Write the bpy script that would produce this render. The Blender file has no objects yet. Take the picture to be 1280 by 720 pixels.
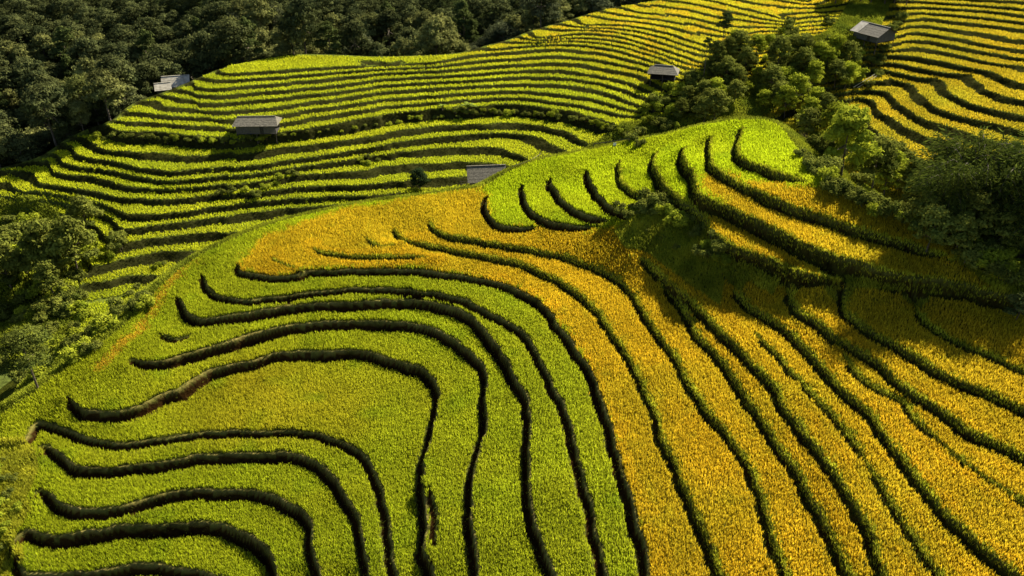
import math, random
import numpy as np
# ---------------------------------------------------------------- camera model
F_PX, CX, CY = 1108.5, 640.0, 360.0
PITCH = math.radians(30.0)
CAMZ = 75.0
FWD = np.array([0, math.cos(PITCH), -math.sin(PITCH)])
UPV = np.array([0, math.sin(PITCH), math.cos(PITCH)])

def ray(px, py):
    d = FWD * F_PX + UPV * (CY - py)
    d = np.array([px - CX, d[1], d[2]])
    return d / np.linalg.norm(d)

def at_z(px, py, z):
    """ground point seen at a pixel of the photograph, at height z"""
    d = ray(px, py)
    t = (z - CAMZ) / d[2]
    return d * t + np.array([0, 0, CAMZ])

def to_px(p):
    p = np.asarray(p, float) - np.array([0, 0, CAMZ])
    dep = p @ FWD
    return CX + F_PX * p[..., 0] / dep, CY - F_PX * (p @ UPV) / dep, dep

def smooth(pts, step=0.35):
    """Catmull-Rom through the points, resampled"""
    P = np.asarray(pts, float)
    if len(P) < 3:
        n = max(2, int(np.linalg.norm((P[-1] - P[0])[:2]) / step))
        return np.array([P[0] + (P[-1] - P[0]) * t for t in np.linspace(0, 1, n + 1)])
    Q = np.vstack([2 * P[0] - P[1], P, 2 * P[-1] - P[-2]])
    out = []
    for i in range(1, len(Q) - 2):
        p0, p1, p2, p3 = Q[i - 1], Q[i], Q[i + 1], Q[i + 2]
        n = max(2, int(np.linalg.norm((p2 - p1)[:2]) / step))
        for k in range(n):
            t = k / n
            out.append(0.5 * ((2 * p1) + (-p0 + p2) * t + (2 * p0 - 5 * p1 + 4 * p2 - p3) * t * t
                              + (-p0 + 3 * p1 - 3 * p2 + p3) * t ** 3))
    out.append(P[-1])
    return np.array(out)

# ------------------------------------------------ near hillside: terrace lips
# (lip height, riser height, kind of riser, points); the upper field is on the left of the direction of travel
NEAR = [
 (1.3, 1.3, 's', [(15,694),(25,712),(45,718),(90,715),(135,710),(165,705),(200,706),(240,712),(275,722)]),
 (2.9, 1.6, 's', [(14,690),(20,672),(34,661),(50,666),(83,667),(117,662),(157,655),(200,655),(250,652),(273,653),(293,660),(313,670),(332,685),(341,705),(344,722)]),
 (4.1, 1.2, 's', [(36,622),(47,611),(60,615),(77,630),(100,635),(133,635),(167,627),(200,617),(233,612),(267,611),(300,611),(320,613),(340,617),(363,630),(383,643),(388,655),(386,667),(389,687),(395,707),(398,722)]),
 (5.3, 1.25, 's', [(46,566),(50,556),(63,560),(83,577),(107,582),(133,583),(167,580),(200,577),(233,570),(267,567),(320,566),(353,565),(380,570),(403,583),(420,602),(433,623),(443,643),(449,667),(454,687),(458,722)]),
 (5.95, 0.75, 's', [(-10,553),(15,552),(34,546),(44,530),(52,527),(67,533),(90,540),(113,548),(143,553),(173,551),(207,546),(240,541),(277,538),(320,538),(353,537),(387,540),(417,547),(443,560),(460,577),(470,597),(477,623),(482,653),(487,687),(493,722)]),
 (7.6, 1.65, 's', [(79,498),(84,494),(92,503),(105,511),(127,513),(150,512),(173,505),(200,493),(227,482),(257,463),(283,455),(320,448),(347,440),(377,437),(420,437),(453,438),(480,445),(507,453),(527,459),(538,471),(546,484),(546,496),(543,513),(537,537),(530,560),(527,580),(526,600),(528,618),(530,650),(528,680),(536,702),(541,722)]),
 (9.2, 1.6, 's', [(153,456),(160,448),(187,451),(213,447),(240,438),(267,430),(293,422),(320,414),(353,407),(387,402),(420,400),(453,399),(487,400),(520,403),(547,412),(567,423),(587,438),(601,453),(608,468),(606,483),(604,500),(607,520),(602,543),(597,563),(591,580),(588,607),(586,630),(588,653),(591,687),(594,722)]),
 (9.6, 0.5, 's', [(203,408),(203,417),(213,423),(230,420),(246,413)]),
 (10.6, 1.45, 's', [(220,366),(223,374),(230,386),(243,395),(260,397),(287,393),(320,387),(353,381),(387,378),(420,377),(453,375),(487,373),(513,373),(540,377),(567,383),(587,393),(604,410),(618,427),(629,443),(638,460),(647,477),(655,492),(659,507),(660,530),(660,580),(661,630),(670,663),(680,687),(693,722)]),
 (11.45, 0.85, 's', [(253,338),(253,347),(257,357),(267,366),(283,371),(303,373),(320,372),(353,368),(387,364),(420,360),(453,359),(487,359),(520,362),(553,367),(580,374),(603,385),(627,398),(645,408),(657,420),(668,438),(679,460),(690,482),(700,500),(709,517),(714,537),(718,563),(727,597),(737,630),(743,667),(750,693),(757,722)]),
 (12.5, 1.05, 's', [(294,324),(295,331),(301,338),(320,342),(353,344),(375,342),(385,338),(420,336),(453,336),(487,335),(520,337),(553,340),(587,345),(613,350),(637,357),(660,368),(680,382),(693,400),(707,420),(723,440),(734,457),(745,482),(753,507),(762,530),(766,553),(773,577),(780,603),(790,627),(796,653),(803,680),(808,722)]),
 (12.9, 0.35, 'g', [(342,313),(341,322),(350,328),(366,332),(378,336)]),
 (13.3, 0.5, 'g', [(389,302),(392,309),(405,314),(440,318),(490,319),(530,320),(550,320)]),
 (13.9, 0.4, 'g', [(457,290),(458,297),(470,304),(485,305),(503,301)]),
 (13.5, 1.05, 'g', [(492,281),(498,292),(508,300),(537,305),(570,312),(603,318),(640,325),(673,337),(697,348),(720,363),(740,380),(753,397),(767,417),(780,437),(793,458),(803,480),(813,500),(823,527),(831,553),(843,580),(853,603),(863,627),(873,653),(887,680),(900,715),(903,722)]),
 (14.5, 1.0, 'g', [(535,270),(540,280),(549,288),(567,294),(603,300),(640,306),(673,312),(707,320),(735,329),(763,342),(787,361),(800,381),(817,408),(833,430),(849,453),(860,475),(872,495),(888,516),(907,538),(925,564),(940,588),(950,613),(958,640),(966,665),(975,690),(985,722)]),
 (15.6, 1.15, 'g', [(822,352),(847,372),(860,393),(873,417),(893,437),(911,460),(926,485),(941,508),(960,535),(977,560),(993,583),(1010,610),(1024,637),(1040,667),(1056,700),(1066,722)]),
 (16.8, 1.2, 'g', [(790,318),(808,325),(827,343),(850,363),(873,383),(900,410),(923,433),(947,457),(966,478),(978,500),(997,527),(1027,565),(1050,597),(1073,633),(1093,677),(1107,722)]),
 (17.3, 0.45, 'g', [(937,404),(960,432),(977,447),(993,467),(1014,488),(1043,520),(1077,563),(1100,603),(1127,647),(1160,697),(1178,722)]),
 (18.3, 1.2, 'g', [(914,356),(920,365),(940,383),(960,395),(980,408),(1005,430),(1027,455),(1053,483),(1093,523),(1127,570),(1160,613),(1193,650),(1227,680),(1270,713),(1282,722)]),
 (18.8, 0.4, 'g', [(1043,427),(1060,450),(1077,470),(1100,486),(1127,500),(1147,523),(1187,560),(1227,590),(1260,613),(1284,628)]),
 (19.8, 1.2, 'g', [(979,356),(982,362),(990,373),(998,386),(1017,397),(1043,417),(1070,433),(1093,447),(1117,468),(1140,487),(1173,507),(1207,533),(1243,550),(1284,570)]),
 (20.8, 1.1, 'g', [(1029,350),(1040,360),(1053,370),(1057,388),(1070,398),(1093,413),(1120,428),(1147,445),(1173,461),(1200,475),(1225,484),(1253,497),(1284,511)]),
 (21.4, 0.7, 'g', [(1138,376),(1150,394),(1160,403),(1193,423),(1243,445),(1284,463)]),
 (7.95, 0.4, 's', [(529,596),(537,616),(543,640),(543,668),(540,700)]),
 # green fingers of the ridge
 (15.7, 1.3, 's', [(611,240),(606,250),(606,260),(611,271),(622,279),(645,283),(678,283)]),
 (16.9, 1.2, 's', [(651,226),(653,238),(657,252),(665,264),(682,274),(710,280),(752,285)]),
 (18.1, 1.2, 's', [(688,218),(688,229),(696,240),(706,252),(722,262),(745,270),(768,277)]),
 (19.4, 1.3, 's', [(731,209),(734,219),(744,238),(755,250),(775,263),(800,274)]),
 (20.8, 1.4, 'g', [(778,196),(774,208),(776,222),(786,234),(805,245),(832,258),(850,270)]),
 (22.8, 1.8, 'g', [(825,186),(817,197),(820,211),(828,226),(843,241),(862,256),(880,271),(893,289),(918,305),(960,321),(993,335),(1022,342),(1060,350)]),
 (25.0, 2.0, 'g', [(859,180),(853,191),(858,204),(868,216),(870,232),(880,243),(907,256),(940,270),(963,281),(985,291),(1005,302),(1033,312),(1070,323),(1103,335),(1140,342),(1193,350),(1240,362),(1290,372)]),
 (26.5, 1.5, 'g', [(891,167),(888,176),(887,190),(890,204),(904,215),(930,229),(948,237),(965,245),(985,253),(1013,263),(1037,272),(1070,282),(1103,293),(1140,303),(1167,312),(1192,322)]),
 (28.0, 1.4, 'g', [(930,155),(925,165),(922,178),(922,191),(935,200),(960,209),(985,218),(1015,227)]),
]
CREST = [(-150,640,2),(-60,560,5),(0,517,7),(60,475,8),(110,440,9),(160,400,10),(203,352,11.2),(243,322,12.2),(290,299,13),(340,280,13.6),(400,265,14.2),(460,253,14.7),(520,245,15.2),(570,238,15.7),(605,232,16.2),(640,212,17.4),(680,199,18.4),(720,191,19.7),(765,182,21.1),(800,174,22.5),(830,169,23.7),(860,161,25.3),(900,153,27.2),(935,149,28.5),(975,157,28.7),(1010,198,28.4),(1040,230,28.1),(1100,262,27.8),(1190,293,27.2),(1240,318,26.9),(1290,335,26.6),(1400,370,26)]

# ------------------------------------------------ far terraces: guide contours (index, points)
MID = [
 (-11, [(40,392),(100,378),(147,370),(200,360)]),
 (-10, [(60,368),(90,357),(133,352),(160,345),(190,347),(230,345)]),
 (-9, [(90,345),(133,330),(173,320),(217,316),(243,319),(300,300)]),
 (-8, [(120,318),(153,303),(200,297),(267,290),(330,286),(420,270)]),
 (-7, [(-10,243),(30,246),(67,250),(127,265),(150,283),(163,285),(213,278),(267,271),(320,263),(387,257),(440,253)]),
 (-6, [(10,219),(14,230),(30,240),(67,243),(120,252),(150,266),(165,268),(213,266),(267,257),(320,250),(387,246),(445,242),(520,240)]),
 (-5, [(41,206),(45,217),(50,230),(100,237),(130,243),(155,247),(200,248),(257,242),(320,237),(413,230),(473,227),(560,226),(610,222),(642,216)]),
 (-4, [(59,197),(63,212),(80,218),(120,220),(150,230),(170,235),(215,234),(260,231),(320,223),(380,217),(433,213),(467,208),(517,208),(560,203),(610,200),(645,210)]),
 (-3, [(68,192),(73,203),(100,208),(133,211),(160,216),(187,222),(207,225),(240,223),(283,218),(333,213),(387,205),(447,197),(480,193),(533,188),(580,183),(620,184),(650,190),(668,200)]),
 (-2, [(85,181),(90,192),(110,197),(133,199),(160,206),(187,212),(213,214),(253,210),(320,203),(387,195),(460,185),(507,177),(553,171),(600,167),(640,167),(673,172),(700,181),(722,192)]),
 (-1, [(101,172),(106,180),(140,187),(187,192),(240,195),(290,190),(330,183),(403,177),(460,172),(507,163),(573,157),(640,157),(680,159),(712,166),(745,182)]),
 (0, [(137,156),(150,163),(187,166),(235,171),(290,172),(340,164),(420,153),(473,144),(537,136),(590,133),(640,130),(707,137),(763,150),(790,163)]),
 (3, [(196,121),(200,129),(218,134),(260,136),(320,133),(400,124),(480,115),(560,108),(640,105),(720,107),(765,117),(800,132)]),
 (6, [(244,101),(248,107),(270,109),(320,104),(400,98),(480,91),(560,86),(640,80),(720,78),(770,87),(810,98),(832,112)]),
 (8, [(275,87),(285,90),(320,88),(400,84),(480,80),(540,77),(590,68),(640,63),(700,60),(760,66),(820,84),(850,98)]),
 (9, [(606,57),(616,61),(640,58),(680,55),(720,54),(770,61),(820,77),(860,92)]),
 (12, [(666,40),(672,46),(700,43),(740,40),(790,48),(840,62),(880,77)]),
 (15, [(723,24),(735,30),(780,29),(830,38),(870,50),(905,62)]),
 (18, [(788,6),(800,12),(850,18),(900,30),(930,40)]),
 (21, [(845,-12),(860,-6),(900,2),(950,13),(985,24)]),
 (24, [(910,-30),(950,-14),(1010,0)]),
]
MID_Z = {-12:-16.5,-11:-15.2,-10:-14,-9:-12.6,-8:-11.2,-7:-9.9,-6:-8.6,-5:-7.4,-4:-6.2,-3:-5,-2:-3.8,-1:-2.6,0:0.0,3:2.25,6:4.5,8:5.9,9:6.6,12:8.4,15:10,18:11.4,21:12.8,24:14.2,27:15.6,30:17}
RIGHT_Z = {-4:-7.0,-1:-3.3,0:-2.0,6:6.1,20:18.7}
RIGHT = [
 (-1, [(1045,140),(1065,165),(1100,192),(1150,212),(1200,225)]),
 (0, [(1069,128),(1077,150),(1110,178),(1147,195),(1187,206),(1240,215)]),
 (1, [(1088,121),(1103,143),(1130,160),(1160,173),(1193,185),(1240,196),(1290,202)]),
 (2, [(1112,112),(1127,132),(1160,150),(1193,163),(1243,177),(1290,186)]),
 (3, [(1095,92),(1120,100),(1142,105),(1160,122),(1193,140),(1227,152),(1267,161),(1290,166)]),
 (4, [(1107,86),(1147,96),(1174,98),(1193,116),(1227,130),(1290,145)]),
 (5, [(1116,76),(1177,90),(1212,92),(1227,106),(1253,117),(1290,125)]),
 (6, [(1128,66),(1210,84),(1248,86),(1260,94),(1290,105)]),
 (7, [(1135,56),(1247,77),(1290,82)]),
 (8, [(1138,46),(1273,71),(1310,75)]),
 (9, [(1141,37),(1280,63),(1310,67)]),
 (10, [(1149,29),(1280,51),(1310,55)]),
 (11, [(1151,20),(1280,37),(1310,41)]),
 (13, [(1150,6),(1280,17),(1310,20)]),
 (15, [(1140,-8),(1280,2),(1310,4)]),
 (17, [(1140,-25),(1280,-15),(1310,-12)]),
]
GULLY = [(760,215,-7),(800,192,-5),(850,172,-2),(890,158,0),(930,140,1.5),(965,118,3),(1000,95,5),(1030,72,7),(1055,55,9),(1075,38,11),(1090,15,12.5),(1105,-15,14)]
FCREST = [(-120,250,-9.5),(-30,222,-8),(0,211,-7.2),(20,206,-6.6),(43,199,-5.8),(67,187,-4.4),(87,173,-2.8),(113,160,-0.8),(133,154,0.2),(147,149,0.9),(163,133,1.8),(187,122,2.6),(213,113,3.7),(240,102,4.7),(267,90,5.4),(290,82,5.8),(320,76,6.1),(347,70,6.3),(373,68,6.3),(420,69,6.2),(470,71,6.1),(520,70,6.1),(560,68,6.1),(587,64,6.3),(610,57,6.8),(640,49,7.4),(667,38,8.6),(707,27,9.7),(740,17,10.5),(773,9,11.2),(807,3,12),(830,-2,12.4),(870,-20,13.4),(920,-40,14.5),(980,-60,16),(1100,-75,18),(1320,-60,20),(1500,-50,21)]
import bpy
from mathutils import Vector, Matrix
rng = np.random.default_rng(7)
random.seed(7)
scene = bpy.context.scene
COL = scene.collection

def tag(o, label=None, cat=None, group=None, kind=None):
    if o is None: return o
    if label: o['label'] = label
    if cat: o['category'] = cat
    if group: o['group'] = group
    if kind: o['kind'] = kind
    return o

def mesh_obj(name, verts, faces_flat, nper, mat, parent=None, colors=None, smooth_shade=False):
    """mesh from numpy arrays; nper = corners per face (constant)"""
    verts = np.asarray(verts, np.float32); f = np.asarray(faces_flat, np.int32).ravel()
    me = bpy.data.meshes.new(name)
    me.vertices.add(len(verts)); me.vertices.foreach_set('co', verts.ravel())
    nf = len(f) // nper
    me.loops.add(len(f)); me.loops.foreach_set('vertex_index', f)
    me.polygons.add(nf); me.polygons.foreach_set('loop_start', np.arange(nf, dtype=np.int32) * nper)
    me.polygons.foreach_set('use_smooth', np.full(nf, bool(smooth_shade)))
    me.update(calc_edges=True)
    if colors is not None:
        at = me.color_attributes.new('tint', 'FLOAT_COLOR', 'POINT')
        c = np.ones((len(verts), 4), np.float32); c[:, :3] = colors
        at.data.foreach_set('color', c.ravel())
    me.materials.append(mat)
    o = bpy.data.objects.new(name, me); COL.objects.link(o)
    if parent is not None: o.parent = parent
    return o

def empty(name, loc=(0, 0, 0), rz=0.0):
    o = bpy.data.objects.new(name, None); COL.objects.link(o)
    o.location = loc; o.rotation_euler = (0, 0, rz); o.empty_display_size = 0.5
    return o

# ---------------------------------------------------------------- materials
def new_mat(name):
    m = bpy.data.materials.new(name); m.use_nodes = True
    nt = m.node_tree; nt.nodes.clear()
    return m, nt, nt.nodes.new('ShaderNodeOutputMaterial')

def foliage_mat(name, transl=0.35, noise_scale=0.25, amount=0.35, gloss=0.0):
    m, nt, out = new_mat(name); N = nt.nodes; L = nt.links
    at = N.new('ShaderNodeAttribute'); at.attribute_name = 'tint'
    geo = N.new('ShaderNodeNewGeometry')
    nz = N.new('ShaderNodeTexNoise'); nz.inputs['Scale'].default_value = noise_scale; nz.inputs['Detail'].default_value = 4
    L.new(geo.outputs['Position'], nz.inputs['Vector'])
    mr = N.new('ShaderNodeMapRange'); mr.inputs[1].default_value = 0.3; mr.inputs[2].default_value = 0.7
    mr.inputs[3].default_value = 1 - amount; mr.inputs[4].default_value = 1 + amount
    L.new(nz.outputs['Fac'], mr.inputs[0])
    vm = N.new('ShaderNodeVectorMath'); vm.operation = 'SCALE'
    L.new(at.outputs['Color'], vm.inputs[0]); L.new(mr.outputs[0], vm.inputs['Scale'])
    d = N.new('ShaderNodeBsdfDiffuse'); t = N.new('ShaderNodeBsdfTranslucent')
    L.new(vm.outputs[0], d.inputs['Color']); L.new(vm.outputs[0], t.inputs['Color'])
    mx = N.new('ShaderNodeMixShader'); mx.inputs[0].default_value = transl
    L.new(d.outputs[0], mx.inputs[1]); L.new(t.outputs[0], mx.inputs[2])
    last = mx
    if gloss > 0:
        g = N.new('ShaderNodeBsdfGlossy'); g.inputs['Roughness'].default_value = 0.45; g.inputs['Color'].default_value = (.8, .8, .8, 1)
        m2 = N.new('ShaderNodeMixShader'); m2.inputs[0].default_value = gloss
        L.new(mx.outputs[0], m2.inputs[1]); L.new(g.outputs[0], m2.inputs[2]); last = m2
    L.new(last.outputs[0], out.inputs['Surface'])
    return m

def ground_mat(name):
    m, nt, out = new_mat(name); N = nt.nodes; L = nt.links
    at = N.new('ShaderNodeAttribute'); at.attribute_name = 'tint'
    geo = N.new('ShaderNodeNewGeometry')
    n1 = N.new('ShaderNodeTexNoise'); n1.inputs['Scale'].default_value = 1.7; n1.inputs['Detail'].default_value = 8
    n2 = N.new('ShaderNodeTexNoise'); n2.inputs['Scale'].default_value = 0.16; n2.inputs['Detail'].default_value = 3
    for n in (n1, n2): L.new(geo.outputs['Position'], n.inputs['Vector'])
    ad = N.new('ShaderNodeMath'); ad.operation = 'ADD'; L.new(n1.outputs['Fac'], ad.inputs[0]); L.new(n2.outputs['Fac'], ad.inputs[1])
    mr = N.new('ShaderNodeMapRange'); mr.inputs[1].default_value = 0.7; mr.inputs[2].default_value = 1.3
    mr.inputs[3].default_value = 0.45; mr.inputs[4].default_value = 1.6; L.new(ad.outputs[0], mr.inputs[0])
    vm = N.new('ShaderNodeVectorMath'); vm.operation = 'SCALE'
    L.new(at.outputs['Color'], vm.inputs[0]); L.new(mr.outputs[0], vm.inputs['Scale'])
    b = N.new('ShaderNodeBsdfPrincipled'); b.inputs['Roughness'].default_value = 0.95
    b.inputs['Specular IOR Level'].default_value = 0.0
    L.new(vm.outputs[0], b.inputs['Base Color'])
    bp = N.new('ShaderNodeBump'); bp.inputs['Strength'].default_value = 0.9; bp.inputs['Distance'].default_value = 0.25
    L.new(n1.outputs['Fac'], bp.inputs['Height']); L.new(bp.outputs[0], b.inputs['Normal'])
    L.new(b.outputs[0], out.inputs['Surface'])
    return m

def noise_mat(name, c1, c2, scale=3.0, stretch=(1, 1, 1), rough=0.85, bump=0.4, spec=0.3):
    m, nt, out = new_mat(name); N = nt.nodes; L = nt.links
    tc = N.new('ShaderNodeTexCoord'); mp = N.new('ShaderNodeMapping'); mp.inputs['Scale'].default_value = stretch
    L.new(tc.outputs['Object'], mp.inputs['Vector'])
    n = N.new('ShaderNodeTexNoise'); n.inputs['Scale'].default_value = scale; n.inputs['Detail'].default_value = 7
    L.new(mp.outputs[0], n.inputs['Vector'])
    cr = N.new('ShaderNodeValToRGB'); cr.color_ramp.elements[0].position = 0.35; cr.color_ramp.elements[1].position = 0.66
    cr.color_ramp.elements[0].color = (*c1, 1); cr.color_ramp.elements[1].color = (*c2, 1)
    L.new(n.outputs['Fac'], cr.inputs[0])
    b = N.new('ShaderNodeBsdfPrincipled'); b.inputs['Roughness'].default_value = rough; b.inputs['Specular IOR Level'].default_value = spec
    L.new(cr.outputs[0], b.inputs['Base Color'])
    bp = N.new('ShaderNodeBump'); bp.inputs['Strength'].default_value = bump; bp.inputs['Distance'].default_value = 0.05
    L.new(n.outputs['Fac'], bp.inputs['Height']); L.new(bp.outputs[0], b.inputs['Normal'])
    L.new(b.outputs[0], out.inputs['Surface'])
    return m

M_RICE = foliage_mat('rice_leaf', 0.5, 0.12, 0.16)
M_GRASS = foliage_mat('grass_leaf', 0.35, 0.2, 0.35)
M_LEAF = foliage_mat('tree_leaf', 0.28, 0.12, 0.4)
M_GROUND = ground_mat('earth')
M_BARK = noise_mat('bark', (.05, .035, .02), (.14, .11, .08), 4, (1, 1, .2))
M_WOOD = noise_mat('weathered_planks', (.045, .04, .035), (.12, .105, .09), 5, (3, 3, .3))
M_WOODG = noise_mat('grey_planks', (.05, .05, .04), (.12, .115, .095), 4, (3, 3, .3))
M_ROOF = noise_mat('fibre_cement_roof', (.05, .043, .03), (.155, .14, .10), 3.5, (1, 1, 1))
M_ROOFL = noise_mat('pale_roof_sheet', (.22, .20, .155), (.38, .35, .28), 1.2)
M_DARK = noise_mat('dark_boards', (.015, .013, .01), (.04, .035, .03), 3)
M_BAMBOO = noise_mat('dry_bamboo', (.28, .25, .14), (.5, .46, .3), 3, (1, 1, .2))
M_CLOTH = noise_mat('white_cloth', (.65, .65, .62), (.8, .8, .78), 3)

# ---------------------------------------------------------------- height fields
class Grid:
    def __init__(s, x0, x1, y0, y1, h):
        s.x0, s.y0, s.h = x0, y0, h
        s.nx = int((x1 - x0) / h) + 1; s.ny = int((y1 - y0) / h) + 1
        s.X, s.Y = np.meshgrid(x0 + np.arange(s.nx) * h, y0 + np.arange(s.ny) * h)
    def sample(s, A, x, y, fill=-999.0):
        u = (np.asarray(x, float) - s.x0) / s.h; v = (np.asarray(y, float) - s.y0) / s.h
        ok = (u >= 0) & (v >= 0) & (u < s.nx - 1) & (v < s.ny - 1)
        u = np.clip(u, 0, s.nx - 1.001); v = np.clip(v, 0, s.ny - 1.001)
        i = u.astype(int); j = v.astype(int); fu = u - i; fv = v - j
        r = (A[j, i] * (1 - fu) * (1 - fv) + A[j, i + 1] * fu * (1 - fv) + A[j + 1, i] * (1 - fu) * fv + A[j + 1, i + 1] * fu * fv)
        return np.where(ok, r, fill)

def fill_known(V, K):
    V = V.copy(); K = K.copy()
    while not K.all():
        s = np.zeros_like(V); c = np.zeros_like(V)
        KV = np.where(K, V, 0.0); Kf = K.astype(float)
        s[1:] += KV[:-1]; c[1:] += Kf[:-1]; s[:-1] += KV[1:]; c[:-1] += Kf[1:]
        s[:, 1:] += KV[:, :-1]; c[:, 1:] += Kf[:, :-1]; s[:, :-1] += KV[:, 1:]; c[:, :-1] += Kf[:, 1:]
        n = (~K) & (c > 0)
        if not n.any(): break
        V[n] = s[n] / c[n]; K = K | n
    return V

def relax(V, K, iters):
    V = V.copy()
    for it in range(iters):
        P = np.pad(V, 1, mode='edge')
        A = 0.25 * (P[:-2, 1:-1] + P[2:, 1:-1] + P[1:-1, :-2] + P[1:-1, 2:])
        V = np.where(K, V, A)
    return V

def signed_field(poly, x0, x1, y0, y1, h):
    """signed distance (left side > 0) to an open polyline with values z, on a coarse grid; returns Grid, S, Z"""
    P = smooth(poly, 1.0); g = Grid(x0, x1, y0, y1, h)
    A = P[:-1, :2]; B = P[1:, :2]; D = B - A; L2 = (D ** 2).sum(1)
    Q = np.stack([g.X.ravel(), g.Y.ravel()], 1)
    S = np.empty(len(Q)); Z = np.empty(len(Q))
    for k in range(0, len(Q), 4000):
        q = Q[k:k + 4000][:, None, :]
        t = np.clip(((q - A) * D).sum(2) / L2, 0, 1)
        C = A + D * t[..., None]; d2 = ((q - C) ** 2).sum(2)
        i = d2.argmin(1); r = np.arange(len(i))
        cr = D[i, 0] * (q[:, 0, 1] - A[i, 1]) - D[i, 1] * (q[:, 0, 0] - A[i, 0])
        S[k:k + 4000] = np.sqrt(d2[r, i]) * np.sign(cr)
        Z[k:k + 4000] = P[i, 2] + (P[i + 1, 2] - P[i, 2]) * t[r, i]
    return g, S.reshape(g.X.shape), Z.reshape(g.X.shape)

def vnoise(x, y, scale, seed):
    """smooth value noise"""
    r = np.random.default_rng(seed).random((64, 64))
    u = x / scale + 1000; v = y / scale + 1000
    i = np.floor(u).astype(int); j = np.floor(v).astype(int); fu = u - i; fv = v - j
    fu = fu * fu * (3 - 2 * fu); fv = fv * fv * (3 - 2 * fv)
    g = lambda a, b: r[b % 64, a % 64]
    return (g(i, j) * (1 - fu) * (1 - fv) + g(i + 1, j) * fu * (1 - fv) + g(i, j + 1) * (1 - fu) * fv + g(i + 1, j + 1) * fu * fv) * 2 - 1

def sstep(t): t = np.clip(t, 0, 1); return t * t * (3 - 2 * t)

# --- near hillside
G = Grid(-122, 92, 40, 150, 0.2)
V = np.zeros_like(G.X); K = np.zeros(G.X.shape, bool)
DB = np.full(G.X.shape, 9.0); SG = np.zeros(G.X.shape); LIP = np.zeros(G.X.shape); DZ = np.zeros(G.X.shape); KIND = np.zeros(G.X.shape, int)
R_LINE = 1.5
lines_plan = []
for li, (z, dz, kind, pts) in enumerate(NEAR):
    P = np.array([at_z(x, y, z + 0.35) for x, y in pts]); P[:, 2] = z
    ext_end = pts[-1][1] >= 718 or pts[-1][0] >= 1276
    ext_start = pts[0][0] < 0
    if ext_end:
        d = P[-1] - P[-2]; d = d / np.linalg.norm(d[:2]); P = np.vstack([P, P[-1] + d * 8, P[-1] + d * 18])
    if ext_start:
        d = P[0] - P[1]; d = d / np.linalg.norm(d[:2]); P = np.vstack([P[0] + d * 10, P])
    P = smooth(P, 0.5)
    s = np.concatenate([[0], np.cumsum(np.linalg.norm(np.diff(P[:, :2], axis=0), axis=1))])
    P[:, 0] += vnoise(s, s * 0 + li * 7.3, 1.7, 3) * 0.2; P[:, 1] += vnoise(s, s * 0 + li * 3.3 + 50, 1.7, 4) * 0.2
    tl = min(4.5, s[-1] * 0.3)
    tp = np.ones(len(P))
    if not ext_start: tp *= sstep(s / tl)
    if not ext_end: tp *= sstep((s[-1] - s) / (tl * 1.3))
    wob = 1 + 0.22 * vnoise(s, s * 0 + li * 5.1, 6.0, 5) + 0.15 * vnoise(s, s * 0 + li * 2.1, 1.5, 6)
    lines_plan.append((P, tp, dz))
    for a in range(len(P) - 1):
        A = P[a, :2]; B = P[a + 1, :2]; D = B - A; L2 = D @ D
        i0 = max(0, int((min(A[0], B[0]) - R_LINE - G.x0) / G.h)); i1 = min(G.nx, int((max(A[0], B[0]) + R_LINE - G.x0) / G.h) + 2)
        j0 = max(0, int((min(A[1], B[1]) - R_LINE - G.y0) / G.h)); j1 = min(G.ny, int((max(A[1], B[1]) + R_LINE - G.y0) / G.h) + 2)
        if i1 <= i0 or j1 <= j0: continue
        X = G.X[j0:j1, i0:i1]; Y = G.Y[j0:j1, i0:i1]
        tt = ((X - A[0]) * D[0] + (Y - A[1]) * D[1]) / L2; t = np.clip(tt, 0, 1)
        d = np.hypot(X - A[0] - D[0] * t, Y - A[1] - D[1] * t)
        if (a == 0 and not ext_start): d = np.where(tt < 0, 9, d)
        if (a == len(P) - 2 and not ext_end): d = np.where(tt > 1, 9, d)
        cr = np.sign(D[0] * (Y - A[1]) - D[1] * (X - A[0]))
        sub = DB[j0:j1, i0:i1]; m = (d < sub) & (d < R_LINE)
        sub[m] = d[m]; SG[j0:j1, i0:i1][m] = cr[m]; LIP[j0:j1, i0:i1][m] = z
        w = tp[a] * wob[a]
        DZ[j0:j1, i0:i1][m] = dz * w * (0.78 if (kind == 'g' and z < 21.5) else 1.0)
        KIND[j0:j1, i0:i1][m] = 1 if kind == 's' else 2
BW = 0.28
band = DB < BW
prof = sstep((DB * SG / BW + 1) / 2)
V[band] = (LIP - DZ * (1 - prof))[band]; K |= band
crestP = np.array([at_z(*c) for c in CREST])
gc, Sc, Zc = signed_field(crestP, -126, 100, 34, 160, 1.0)
CS = -gc.sample(Sc, G.X, G.Y, 0); CZ = gc.sample(Zc, G.X, G.Y, 0)      # CS > 0 inside the hill (towards the camera)
cb = (np.abs(CS) < 0.25) & ~K
V[cb] = CZ[cb]; K |= cb
K2 = K.copy()
V = fill_known(V, K2); V = relax(V, K, 420)
NH = V + 0.05 * vnoise(G.X, G.Y, 1.3, 9)
fallw = np.clip(-CS, 0, None)
NH = np.where(CS < 0, CZ - 0.25 * np.minimum(fallw, 1.5) - 0.72 * np.clip(fallw - 1.0, 0, None) + 0.6 * vnoise(G.X, G.Y, 6, 10) * np.clip(fallw / 6, 0, 1), NH)

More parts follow.
